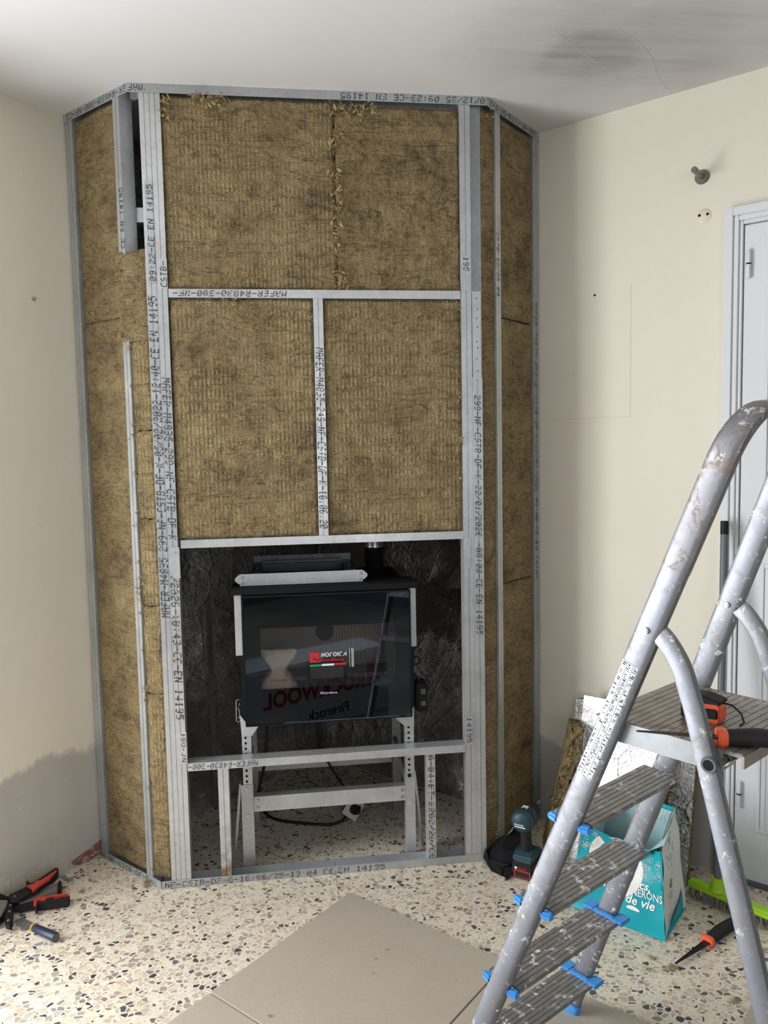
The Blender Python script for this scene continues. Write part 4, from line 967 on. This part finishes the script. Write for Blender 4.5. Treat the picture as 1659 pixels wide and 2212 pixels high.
# ------------------------------------------------------------------ boards leaning on the right wall
def leaning(s0, s1, foot0, foot1, h, th, label, face, core='wool_edge', seed=0, topoff=.004, cut=0., top0=0.):
    # slab leaning back: foot offset from wall at s0/s1; top against the wall. face material on the room side
    t = thing('insulation_board', tuple(rw((s0 + s1) / 2, 0, (foot0 + foot1) / 2)), label, 'insulation', 'boards leaning on the right wall')
    def pt(a, b, d):
        s = s0 + (s1 - s0) * a; f_ = foot0 + (foot1 - foot0) * a; hh = h - cut * a; ln = math.hypot(f_, hh); n_ = (hh / ln, f_ / ln)
        o_ = f_ * (1 - b) + topoff + top0 * b
        return rw(s, hh * b + .002 + d * n_[1] * b, o_ + d * n_[0])
    nu, nv = 10, 22; rnd = random.Random(seed)
    def jit(a, b, k): return k * noise.noise(Vector((a * 9 + seed, b * 14, seed * 2.)))
    mb = MB(); mb.grid(lambda a, b: pt(a, b, 0), nu, nv); mb.grid(lambda a, b: pt(a, b, th - .001), nu, nv)
    for e_ in (0, 1):
        mb.grid(lambda a, b: pt(e_ + (jit(a, b, .012) if 0 < a < 1 else 0), b, th * a - .001 * a), 6, 40)
        mb.grid(lambda a, b: pt(a, e_, th * b - .001 * b), nu, 2)
    c_ = mb.build('core', core, t)
    mb = MB(); mb.grid(lambda a, b: pt(a, b, th + .0015 + jit(a * 1.3, b * 1.2, .002)), 20, 30); mb.build('foil_facing', face, t, smooth='all')
    return t
wb = thing('insulation_board', (1.30, -.02, 0), 'thick fibrous mineral wool board with dull grey foil, standing edge-on nearest the metal frame', 'insulation', 'boards leaning on the right wall')
fb0, fb1 = Vector((1.287, -.045, .002)), Vector((1.398, .0, .462)); nx_ = Vector((.72, -.69, 0)); bk_ = Vector((.30, .954, 0)) * .17
def wpt(a, b, c): return fb0.lerp(fb1, b) + nx_ * .042 * a + bk_ * c * (1 - .55 * b) + Vector((.0, 0, .0)) + Vector((.010 * math.sin(b * 9), -.004, 0)) * (1 - c)
mb = MB()
mb.grid(lambda a, b: wpt(a, b, 0) + Vector((.012 * noise.noise(Vector((a * 5, b * 22, 1))), .010 * noise.noise(Vector((a * 9, b * 40, 4))), 0)), 8, 50); mb.grid(lambda a, b: wpt(0, a, b), 24, 4); mb.grid(lambda a, b: wpt(1, a, b), 24, 4); mb.grid(lambda a, b: wpt(a, 1, b) + Vector((0, 0, .008 * noise.noise(Vector((a * 5, b * 5, 2))))), 4, 4); mb.grid(lambda a, b: wpt(a, b, 1), 1, 1)
mb.build('core', 'wool_edge', wb)
MB().grid(lambda a, b: wpt(1.05, a * .97, b * .98 + .02), 20, 8).build('foil_facing', 'foil_dull', wb, smooth='all')
mb = MB(); tufts(mb, None, [tuple(wpt(random.uniform(-.1, .9), b / 30, -.02)) for b in range(30)], .018, 12, 9); mb.build('loose_fibres', 'wool_edge', wb)['kind'] = 'stuff'
leaning(.165, .222, .12, .12, .505, .03, 'crinkled shiny foil board leaning between the wool board and the large board', 'foil_crinkled', seed=2)
leaning(.305, .595, .055, .12, .52, .03, 'crinkled silver board with yellowish edge leaning at the back beside the broom', 'foil_crinkled', seed=4, core='wool_edge')
leaning(.215, .515, .165, .15, .535, .03, 'large bright smooth foil-faced board behind the shopping bag', 'foil', seed=3, topoff=.05)
tw = thing('wool_offcut', tuple(rw(.53, .2, .16)), 'torn brown tuft of mineral wool hanging on the foil boards behind the bag', 'insulation')
mb = MB(); pts = []
for k in range(40):
    b = k / 39; pts.append(rw(.527 + .010 * math.sin(b * 9), .10 + .27 * b, .215 - .075 * b))
for p in pts: tufts(mb, None, [tuple(p)], .03, 14, int(p.z * 1000))
mb.build('fibre_clump', 'wool_edge', tw)['kind'] = 'stuff'

# ------------------------------------------------------------------ shopping bag
bg = thing('shopping_bag', (1.45, -.33, 0), 'turquoise and white woven shopping bag with printed lettering, standing open on the floor', 'bag')
Bq = [Vector(p) for p in ((1.283, -.303, .002), (1.487, -.513, .002), (1.632, -.364, .002), (1.430, -.160, .002))]
Tq = [Vector(p) for p in ((1.325, -.285, .262), (1.497, -.470, .245), (1.600, -.358, .318), (1.448, -.190, .325))]
def panel(i, j, a, b, out=0., sag=0.):
    bt_ = Bq[i].lerp(Bq[j], a); tp = Tq[i].lerp(Tq[j], a); p = bt_.lerp(tp, b)
    n_ = (Bq[j] - Bq[i]).cross(Vector((0, 0, 1))).normalized(); c_ = (Bq[0] + Bq[2]) / 2
    if n_.dot(p - c_) < 0: n_ = -n_
    k = math.sin(math.pi * a) * math.sin(math.pi * min(1, b * .9))
    p = p + n_ * (.006 * noise.noise(p * 12) * (b > 0) + .006 * k + out - sag * math.sin(math.pi * a) * b * b) - Vector((0, 0, sag * .9 * math.sin(math.pi * a) * b ** 3))
    return p
fp = MB().grid(lambda a, b: panel(0, 1, a, b, 0, .045), 24, 24).build('front_panel', 'bag_teal', bg, smooth='all')
sp = MB().grid(lambda a, b: panel(1, 2, a, b, -.012 * math.sin(math.pi * a)), 14, 24).build('side_panel', 'bag_white', bg, smooth='all')
bp_ = MB().grid(lambda a, b: panel(2, 3, a, b, 0, 0), 14, 20).build('back_panel', 'bag_teal', bg, smooth='all')
MB().grid(lambda a, b: panel(3, 0, a, b, -.03 * math.sin(math.pi * a)), 14, 20).build('side_panel', 'bag_white', bg, smooth='all')
MB().grid(lambda a, b: panel(2, 3, a, .45 + b * .51, -.004), 14, 14).grid(lambda a, b: panel(1, 2, a, .55 + b * .44, -.005 - .012 * math.sin(math.pi * a)), 8, 10).grid(lambda a, b: panel(3, 0, a, .5 + .49 * b, -.005 - .03 * math.sin(math.pi * a)), 8, 10).build('lining', 'bag_lining', bg, smooth='all')
MB().prism([(p.x, p.y) for p in Bq], .001, .003).build('base_panel', 'bag_teal', bg)
# loose translucent flap folded over the mouth
def flap(a, b):
    p = Tq[1].lerp(Tq[2], .15 + .8 * a); q = Tq[0].lerp(Tq[1], .35 + .4 * a)
    r_ = p.lerp(q, b); return r_ + Vector((-.012 * b, -.03 * math.sin(b * 2.2), .0 - .055 * math.sin(math.pi * b) * (.4 + a * .6) + .01 * noise.noise(r_ * 20)))
MB().grid(flap, 12, 14).build('folded_flap', 'bag_lining', bg, smooth='all')
def onpanel(i, j, mb, poly, name, mat, parent, lift=.0012, sag=0., base=0.):
    m2 = MB(); n = len(poly); c_ = (sum(p[0] for p in poly) / n, sum(p[1] for p in poly) / n)
    return m2
def patch(i, j, fn, nu, nv, name, mat, parent, sag=.0, out=0.):
    return MB().grid(lambda a, b: panel(i, j, *fn(a, b), .0013 + out, sag), nu, nv).build(name, mat, parent, smooth='all')
# white sweeping arc: ring sector in panel coordinates
def ringf(cx, cy, r0, r1, a0, a1, asp): return lambda a, b: (cx + (r0 + (r1 - r0) * b) * math.cos(a0 + (a1 - a0) * a), cy + asp * (r0 + (r1 - r0) * b) * math.sin(a0 + (a1 - a0) * a))
patch(0, 1, ringf(.42, .66, .25, .345, math.radians(-75), math.radians(30), 1.05), 24, 4, 'white_arc', 'bag_white', fp, .045)
patch(0, 1, ringf(.46, .72, .24, .33, math.radians(140), math.radians(205), 1.05), 14, 4, 'white_arc', 'bag_white', fp, .045)
patch(1, 2, lambda a, b: (a * .62 + .38, b * .26 * (.1 + .9 * a)), 6, 6, 'teal_corner', 'bag_teal', sp, 0, -.012 * .4)
# icon doodles in the printed band
def icons(i, j, a0, a1, b0, b1, n, mat, parent, sag, seed, out=0.):
    rnd = random.Random(seed); mb = MB()
    for k in range(n):
        ca_, cb_ = rnd.uniform(a0, a1), rnd.uniform(b0, b1); rr_ = rnd.uniform(.018, .032); sides = rnd.choice((3, 4, 5, 8, 10)); rot = rnd.uniform(0, 6); ar = rnd.uniform(.6, 1.2)
        pts = [panel(i, j, min(1, max(0, ca_ + rr_ * math.cos(rot + 2 * math.pi * q / sides))), min(.99, cb_ + rr_ * ar * math.sin(rot + 2 * math.pi * q / sides)), .0016 + out, sag) for q in range(sides + 1)]
        mb.tube(pts, .0007, 4)
    o_ = mb.build('printed_icons', mat, parent); o_['kind'] = 'stuff'; return o_
icons(0, 1, .68, .97, .62, .9, 26, 'bag_white', fp, .045, 3); icons(0, 1, .03, .22, .72, .96, 18, 'bag_white', fp, .045, 4)
icons(1, 2, .08, .8, .62, .97, 40, 'bag_lining', sp, 0, 5, -.011); icons(2, 3, .03, .5, .82, .97, 24, 'bag_white', bp_, 0, 6, -.0065)
# lettering follows the front panel
def ptext(s_, a, b, size, parent, i=0, j=1, mat='white_print', sag=.045, shear=0., bold=0., out=0., sx=1.):
    cu = bpy.data.curves.new('t', 'FONT'); cu.body = s_; cu.size = 1; cu.shear = shear; cu.offset = bold; cu.resolution_u = 2
    ob = bpy.data.objects.new('t', cu); C.objects.link(ob); dg = bpy.context.evaluated_depsgraph_get(); dg.update()
    me = bpy.data.meshes.new_from_object(ob.evaluated_get(dg)); bpy.data.objects.remove(ob); bpy.data.curves.remove(cu)
    lw_ = (Bq[j] - Bq[i]).length; lh = .255
    for v_ in me.vertices: v_.co = panel(i, j, a + v_.co.x * size * sx / lw_, b + v_.co.y * size / lh, .0022 + out, sag) - Vector(ORG[parent.name])
    me.name = 'lettering'; me.materials.clear(); me.materials.append(MT[mat]); o = bpy.data.objects.new('lettering', me); C.objects.link(o); o.parent = parent; ORG[o.name] = ORG[parent.name]; return o
ptext('ics,', .70, .50, .036, fp, shear=.3, bold=.02); ptext('une', .27, .37, .036, fp, shear=.3, bold=.02); ptext('NNERONS', .585, .405, .031, fp, bold=.012, sx=.8); ptext('de vie', .585, .295, .038, fp, shear=.3, bold=.02)
car = [(0, 0), (.02, .02), (.05, .035), (.09, .04), (.13, .03), (.16, .012), (.165, 0), (.15, -.012), (.02, -.012)]
MB().add([panel(0, 1, .60 + x_ * .9, .235 + y_ * 1.0, .002, .045) for x_, y_ in car], [tuple(range(len(car)))]).build('printed_car', 'white_print', fp)
lg_ = [[(.0, .5), (.34, .95), (.34, .7), (.2, .5), (.34, .3), (.34, .05)], [(.42, .98), (.62, .86), (.8, .74), (.66, .70), (.66, .30), (.8, .26), (.42, .02), (.5, .5)]]
mb = MB()
for pl2 in lg_: mb.add([panel(1, 2, .42 + x_ * .17, .37 + y_ * .105, .0016 - .011, 0) for x_, y_ in pl2], [tuple(range(len(pl2)))])
mb.build('printed_logo', 'ink', sp)
ptext('Carrefour', .33, .325, .013, sp, 1, 2, 'ink', 0, .3, 0, -.0105, .8); ptext('market', .40, .285, .010, sp, 1, 2, 'ink', 0, .3, 0, -.0105, .8)

# ------------------------------------------------------------------ broom
br = thing('broom', (1.745, -.35, 0), 'broom with lime green head and grey pole leaning by the white door', 'broom')
h0, h1 = Vector((1.675, -.305, .036)), Vector((1.862, -.575, .036)); hx = (h1 - h0).normalized(); hs = Vector((-hx.y, hx.x, 0))
Mh = frame(h0, hx, hs); hl = (h1 - h0).length
if Mh.to_3x3().col[2].z < 0: Mh = Mh @ Matrix.Diagonal((1, 1, -1, 1))
MB().prism([(0, -.02), (hl, -.02), (hl, .02), (0, .02)], 0, .022, Mh).build('head', 'lime_plastic', br, bevel=.006)
bs = h0 + hx * .09
MB().lathe([(.001, 0), (.024, 0), (.019, .012), (.0175, .04), (.001, .04)], Matrix.Translation((bs.x, bs.y, .055)), 16).build('socket', 'lime_plastic', br, smooth=True)
ptop = rw(.669, 1.18, .055); MB().tube([Vector((bs.x, bs.y, .075)), ptop], .0115, 14).build('pole', 'pole_grey', br, smooth=True)
MB().tube([Vector((bs.x, bs.y, .075)).lerp(ptop, .965), Vector((bs.x, bs.y, .075)).lerp(ptop, 1.003)], .0122, 14).build('pole_end', 'black_steel', br, smooth=True)
mb = MB(); rnd = random.Random(5)
for k in range(420):
    p = Mh @ Vector((rnd.uniform(.004, hl - .004), rnd.uniform(-.017, .017), 0)); q = p + Vector((rnd.uniform(-.012, .012), rnd.uniform(-.012, .012), -.035)); sd2 = Vector((rnd.uniform(-1, 1), rnd.uniform(-1, 1), 0)).normalized() * .0012
    mb.add([p - sd2, p + sd2, q + sd2, q - sd2], [(0, 1, 2, 3)])
mb.build('bristles', 'bristle', br)['kind'] = 'stuff'

# ------------------------------------------------------------------ cordless drill driver on its battery
dd_ = thing('cordless_driver', (1.208, -.095, 0), 'dark teal cordless impact driver standing on its red-marked battery', 'power tool')
fx = Vector((.62, .78, 0)).normalized(); MDR = frame((1.212, -.093, 0), fx, Vector((-fx.y, fx.x, 0)))   # x forward (chuck), y left, z up
def rbox(a, b, name, mat, bev, par=dd_): return MB().box(a, b, MDR).build(name, mat, par, bevel=bev, seg=3)
bt = rbox((-.052, -.036, .0005), (.055, .036, .055), 'battery', 'black_rubber', .006)
MB().box((-.0535, -.030, .004), (-.0515, .026, .030), MDR).build('battery_label', 'red_plastic', bt)
MB().box((-.0542, -.027, .011), (-.0530, .023, .027), MDR).build('label_field', 'black_rubber', bt)
for k in range(6): MB().box((-.0545, -.026 + k * .0085, .004), (-.0530, -.0205 + k * .0085, .0095), MDR).build('charge_bar', 'black_rubber', bt)
MB().lathe([(.0008, 0), (.0045, 0), (.0045, .0008), (.0008, .0008)], MDR @ Matrix.Translation((-.0527, .020, .037)) @ Matrix.Rotation(-math.pi / 2, 4, 'Y'), 14).build('round_emblem', 'white_print', bt)
text('BOSCH', frame(MDR @ Vector((-.0532, .013, .033)), -Vector((-fx.y, fx.x, 0)), (0, 0, 1)), .009, 'red_plastic', bt)
MB().prism([(-.050, .055), (.054, .055), (.052, .072), (.02, .088), (-.022, .088), (-.046, .074)], -.034, .034, MDR @ Matrix(((1, 0, 0, 0), (0, 0, 1, 0), (0, 1, 0, 0), (0, 0, 0, 1)))).build('base', 'teal_plastic', dd_, bevel=.005, seg=3)
hpts = [MDR @ Vector(p) for p in ((-.004, 0, .082), (-.008, 0, .115), (-.012, 0, .145), (-.012, 0, .172))]
MB().sweep(hpts, oval(.0165, .0215, 16, .75), tuple(fx), True, [1.15, 1, .98, 1.1]).build('handle', 'black_rubber', dd_, smooth=True)
MR = MDR @ Matrix.Translation((-.062, 0, .197)) @ Matrix.Rotation(math.pi / 2, 4, 'Y')
MB().lathe([(.001, -.002), (.024, -.002), (.034, .006), (.037, .016), (.037, .045), (.034, .06), (.031, .072), (.001, .072)], MR, 28).build('motor_housing', 'teal_plastic', dd_, smooth=True)
MB().lathe([(.0372, .028), (.0385, .03), (.0385, .038), (.0372, .04)], MR, 28).build('housing_band', 'black_rubber', dd_, smooth=True)
MB().lathe([(.001, .07), (.031, .07), (.030, .10), (.024, .118), (.014, .125), (.012, .142), (.001, .142)], MR, 24).build('nose', 'black_rubber', dd_, smooth=True)
MB().lathe([(.001, .142), (.0045, .142), (.0045, .185), (.001, .187)], MR, 8).build('driver_bit', 'steel', dd_)
MB().box((.012, -.007, .148), (.022, .007, .168), MDR).build('trigger', 'red_plastic', dd_, bevel=.003)
text('BRUSHLESS', frame(MDR @ Vector((-.0648, .020, .190)), -Vector((-fx.y, fx.x, 0)), (0, 0, 1)), .0065, 'white_print', dd_, bold=.0001); MB().box((-.0655, -.018, .1835), (-.0642, .019, .1865), MDR).build('print_line', 'white_print', dd_)
MB().box((-.03, -.010, .2325), (-.006, .010, .2348), MDR).build('top_label', 'white_plastic', dd_, bevel=.0008)

# ------------------------------------------------------------------ black folded sheet-metal part beside the driver
bk = thing('stove_trim_part', (1.15, -.02, 0), 'folded matt black sheet-metal stove part leaning against the frame corner', 'metal part')
a0 = Vector((1.083, -.012, .0)); d0 = Vector((.055, -.115, 0)).normalized()
def plate(pts, name='plate', t=.002, mat='black_matt'):
    pts = [Vector(p) for p in pts]; n_ = (pts[1] - pts[0]).cross(pts[2] - pts[0]).normalized() * t; n = len(pts)
    return MB().add([*pts, *[p + n_ for p in pts]], [tuple(range(n)), tuple(range(n, 2 * n))[::-1]] + [(i, n + i, n + (i + 1) % n, (i + 1) % n) for i in range(n)]).build(name, mat, bk)
plate([(1.080, -.016, .022), (1.092, -.010, .050), (1.104, -.012, .036), (1.128, .002, .070), (1.172, .01, .085), (1.22, .045, .12), (1.232, -.03, .045), (1.148, -.10, .035), (1.094, -.066, .001)])
plate([(1.094, -.066, .001), (1.128, -.11, .001), (1.134, -.132, .004), (1.166, -.104, .02), (1.180, -.055, .055), (1.14, -.03, .06), (1.12, -.045, .035)])
plate([(1.172, .005, .083), (1.186, -.01, .104), (1.216, .03, .12), (1.215, .045, .105)], 'folded_lip', .0015, 'brown_steel')
plate([(1.108, -.07, .002), (1.120, -.105, .001), (1.126, -.098, .016), (1.112, -.066, .022)], 'small_flange')

# ------------------------------------------------------------------ stud crimper lying by the left wall (outline lies in a plane just above the floor)
CP = Vector((0.43962, -2.51688, 1.42635))
def onfloor(px, py, z):
    d = w + r * ((px - 829.5) / 1672.1) - u * ((py - 1106) / 1672.1); t_ = (z - CP.z) / d.z; p = CP + d * t_; return (p.x, p.y)
def q2(pts, z): return [onfloor(x_ * .12055, 1830 + y_ * .12055, z) for x_, y_ in pts]
cr = thing('stud_crimper', (-.40, .0, 0), 'black and red metal-stud crimping pliers lying on the floor by the left wall', 'tool')
def flat_part(name, mat, pts, z0, z1, par=cr, bev=.0025):
    return MB().prism(q2(pts, z1), z0, z1).build(name, mat, par, bevel=bev, seg=2)
flat_part('magazine', 'brown_steel', [(360, 930), (340, 1010), (640, 920), (1040, 745), (1035, 640), (700, 760)], .004, .026)
flat_part('magazine_end', 'black_rubber', [(1030, 640), (1040, 745), (1105, 700), (1105, 600), (1060, 585)], .003, .030)
ua = flat_part('upper_arm', 'black_rubber', [(130, 860), (180, 940), (330, 950), (620, 790), (740, 730), (700, 690), (560, 740), (480, 700)], .03, .042)
flat_part('upper_grip', 'black_rubber', [(465, 600), (490, 595), (560, 640), (700, 560), (980, 370), (1035, 365), (1050, 400), (1040, 450), (960, 530), (600, 720), (480, 690)], .028, .050, ua)
flat_part('red_grip_inlay', 'red_plastic', [(480, 680), (600, 655), (640, 600), (720, 590), (820, 530), (1010, 400), (1025, 415), (1000, 450), (880, 560), (700, 680), (585, 780), (560, 720)], .045, .0535, ua, .001)
flat_part('catch', 'red_plastic', [(820, 590), (900, 580), (930, 610), (900, 640), (830, 620)], .026, .034)
la = flat_part('lower_arm', 'black_rubber', [(180, 1010), (190, 1100), (400, 1080), (660, 1020), (640, 920), (420, 950)], .006, .022)
flat_part('lower_grip', 'black_rubber', [(640, 900), (620, 1060), (650, 1110), (680, 1020), (950, 990), (1200, 950), (1250, 930), (1250, 850), (1200, 835), (960, 890), (760, 930)], .004, .026, la)
flat_part('red_grip_inlay', 'red_plastic', [(660, 885), (600, 960), (600, 1040), (640, 1050), (670, 940), (800, 950), (860, 885), (1180, 850), (1200, 830), (1150, 822), (850, 875), (720, 885)], .024, .0285, la, .001)
text('EDMA', frame((*q2([(965, 935)], .0275)[0], .0285), (1, -.02 + .22, 0), (-.2, 1, 0)), .016, 'red_plastic', la, ext=.0006)
flat_part('link', 'black_steel', [(150, 880), (330, 890), (320, 950), (240, 990), (230, 1320), (190, 1380), (110, 1370), (80, 1290), (110, 1000)], .010, .030)
flat_part('jaw_plate', 'steel', [(-160, 930), (150, 940), (110, 1060), (20, 1230), (-160, 1330)], .026, .034)
flat_part('jaw_bracket', 'black_steel', [(-160, 800), (30, 830), (160, 880), (150, 930), (-160, 925)], .02, .036); flat_part('jaw_bracket', 'black_steel', [(-160, 1260), (20, 1240), (110, 1100), (110, 1210), (10, 1330), (-160, 1390)], .010, .024)
for x_, y_ in ((150, 905), (265, 925), (185, 1020), (170, 1132), (150, 1292)):
    px2 = q2([(x_, y_)], .034)[0]; MB().lathe([(.001, 0), (.0038, 0), (.0033, .003), (.001, .004)], Matrix.Translation((*px2, .030 if y_ > 950 else .041)), 10).build('pivot_rivet', 'screw_metal', cr, smooth=True)

# scraper knife on the floor
sk2 = thing('scraper_saw', (-.34, -.17, 0), 'short toothed blade with navy round handle and yellow ring beside the crimping pliers', 'tool')
bl_ = [(270, 1310), (400, 1255), (640, 1375), (560, 1440), (500, 1480), (490, 1440), (440, 1470), (360, 1490), (390, 1440), (330, 1400), (370, 1380), (290, 1380), (320, 1345)]
MB().prism(q2(bl_, .006), .004, .0055).build('blade', 'steel', sk2)
ha, hb_ = Vector((*onfloor(75.5, 2004.5, .013), .013)), Vector((*onfloor(121, 2025, .014), .014)); hd = (hb_ - ha).normalized()
MB().tube([ha, ha + hd * .004, ha.lerp(hb_, .5), hb_ - hd * .003, hb_], .0128, 18, scales=[.8, .9, .98, 1.05, .98]).build('handle', 'navy_plastic', sk2, smooth=True)
MB().tube([hb_ - hd * .0005, hb_ + hd * .001], .0115, 18).build('end_cap', 'grey_plastic', sk2)
rg = MB(); cc_ = ha - hd * .006; s1_ = hd.cross(Vector((0, 0, 1))).normalized()
rg.tube([cc_ + (s1_ * math.cos(t_) + Vector((0, 0, 1)) * math.sin(t_)) * .0105 for t_ in [2 * math.pi * k / 18 for k in range(19)]], .0024, 8, (.3, .9, .2)); rg.build('ring', 'yellow_plastic', sk2, smooth='all')
MB().tube([cc_ - hd * .004 - Vector((0, 0, .005)), ha + hd * .004], .004, 8).build('tang', 'steel', sk2)

# ------------------------------------------------------------------ on the right wall
kb = thing('coat_knob', tuple(rw(.572, 2.27)), 'grey round peg with disc base fixed high on the right wall', 'coat peg')
Mk = frame(rw(.572, 2.27, 0), dr, (0, 0, 1))
if (Mk.to_3x3().col[2]).dot(Vector((-S, -S, 0))) < 0: Mk = Mk @ Matrix.Diagonal((1, 1, -1, 1))
MB().lathe([(.001, 0), (.0225, 0), (.0225, .004), (.019, .008), (.001, .008)], Mk, 24).build('disc', 'knob', kb, smooth=True)
MB().lathe([(.001, .008), (.0085, .008), (.0085, .03), (.0095, .08), (.0095, .088), (.008, .09), (.001, .09)], Mk, 18).build('peg', 'knob', kb, smooth=True)
pc = thing('outlet_cover', tuple(rw(.578, 2.148)), 'small round cream outlet cover with two dark holes near the door corner', 'outlet')
Mp = Mk @ Matrix.Translation((.006, -.122, 0))
plain('cream_plastic', (.74, .68, .54), .5, var=.03)
MB().lathe([(.001, 0), (.0225, 0), (.0225, .002), (.021, .003), (.001, .003)], Mp, 28).build('cover', 'cream_plastic', pc, smooth=True)
for x_ in (-.0125, .0125): MB().lathe([(.0005, .003), (.0045, .003), (.0045, .0034), (.0005, .0034)], Mp @ Matrix.Translation((x_, .004, 0)), 12).build('hole', 'black_matt', pc)

# ------------------------------------------------------------------ crumbs of wool and a grey shard on the floor
rnd = random.Random(11)
for k, (px2, py2, s_) in enumerate(((323, 1905, .022), (318, 1913, .016), (385, 1913, .013), (420, 1912, .010), (175, 1925, .012), (135, 1915, .008), (195, 1900, .010), (1410, 2068, .012), (1400, 2092, .010), (1450, 2090, .016), (1460, 2087, .010), (1640, 2055, .018), (1590, 2160, .014), (1385, 2120, .008), (810, 1905, .006), (28, 2105, .008), (1062, 1838, .012), (583, 2200, .006), (836, 2056, .004), (812, 2076, .004), (806, 2108, .003))):
    mb = MB(); p = onfloor(px2, py2, .004); zt = .011 if py2 > 2050 and px2 < 900 and px2 > 400 else .002
    for q in range(40):
        c_ = Vector((p[0] + rnd.gauss(0, s_ * .5), p[1] + rnd.gauss(0, s_ * .4), zt + abs(rnd.gauss(0, s_ * .22)))); a = Vector((rnd.uniform(-1, 1), rnd.uniform(-1, 1), rnd.uniform(-.1, .4))).normalized() * s_ * .4; b = Vector((rnd.uniform(-1, 1), rnd.uniform(-1, 1), .2)).normalized() * s_ * .12
        mb.add([c_ - a, c_ + b, c_ + a, c_ - b], [(0, 1, 2, 3)])
    tag(mb.build('wool_crumb', 'fibre', org=(p[0], p[1], 0)), 'small crumb of mineral wool fluff lying on the floor', 'debris', 'wool crumbs on the floor')
tag(MB().prism([onfloor(x_, y_, .004) for x_, y_ in ((128, 1893), (148, 1901), (158, 1902), (158, 1895), (150, 1898), (140, 1890))], .001, .005).build('metal_shard', 'galvanised_grey_shade', org=(*onfloor(145, 1897, 0), 0)), 'small bent grey metal offcut on the floor near the exposed brick', 'debris')

for pts in (((1195, 62), (1240, 100), (1290, 135), (1335, 168)), ((1335, 62), (1372, 85), (1405, 120), (1418, 160), (1440, 192))):
    q_ = []
    for x_, y_ in pts:
        a_, b_ = onfloor(x_, y_, H); q_.append((a_, b_, H - .0002))
    o_ = MB().tube(smoothp(q_, 4), .0011, 5).build('hairline_crack', 'ceiling_crack', ceil)
# ------------------------------------------------------------------ wrapped insulation pack in front of the photographer, seen only in the stove glass
pk = thing('insulation_pack', (.55, -1.45, 0), 'white plastic-wrapped insulation pack with red lettering, mirrored in the stove glass', 'package')
pdx = Vector((-.865, .5, 0)).normalized(); pR = Vector((.98, -1.565, 0)); Mpk = frame(pR, pdx, (0, 0, 1))    # z axis points at the stove
MB().box((0, .001, -.26), (.95, .36, 0), Mpk).build('pack', 'wrap_white', pk, bevel=.012)
text('ROCKWOOL', Mpk @ Matrix.Translation((.165, .165, .0006)), .112, 'red_print', pk, bold=.004, sx=.92)
MB().prism([(.0, 0), (.055, 0), (.055, .05), (.03, .075), (.045, .09), (.075, .06), (.075, 0), (.115, 0), (.115, .14), (.0, .14)], 0, .0006, Mpk @ Matrix.Translation((.035, .165, 0))).build('emblem', 'red_print', pk)
text('Firerock', Mpk @ Matrix.Translation((.27, .055, .0006)), .075, 'ink', pk, bold=.001)
MB().box((.60, .02, 0), (.82, .13, .0006), Mpk).build('paper_label', 'white_print', pk)
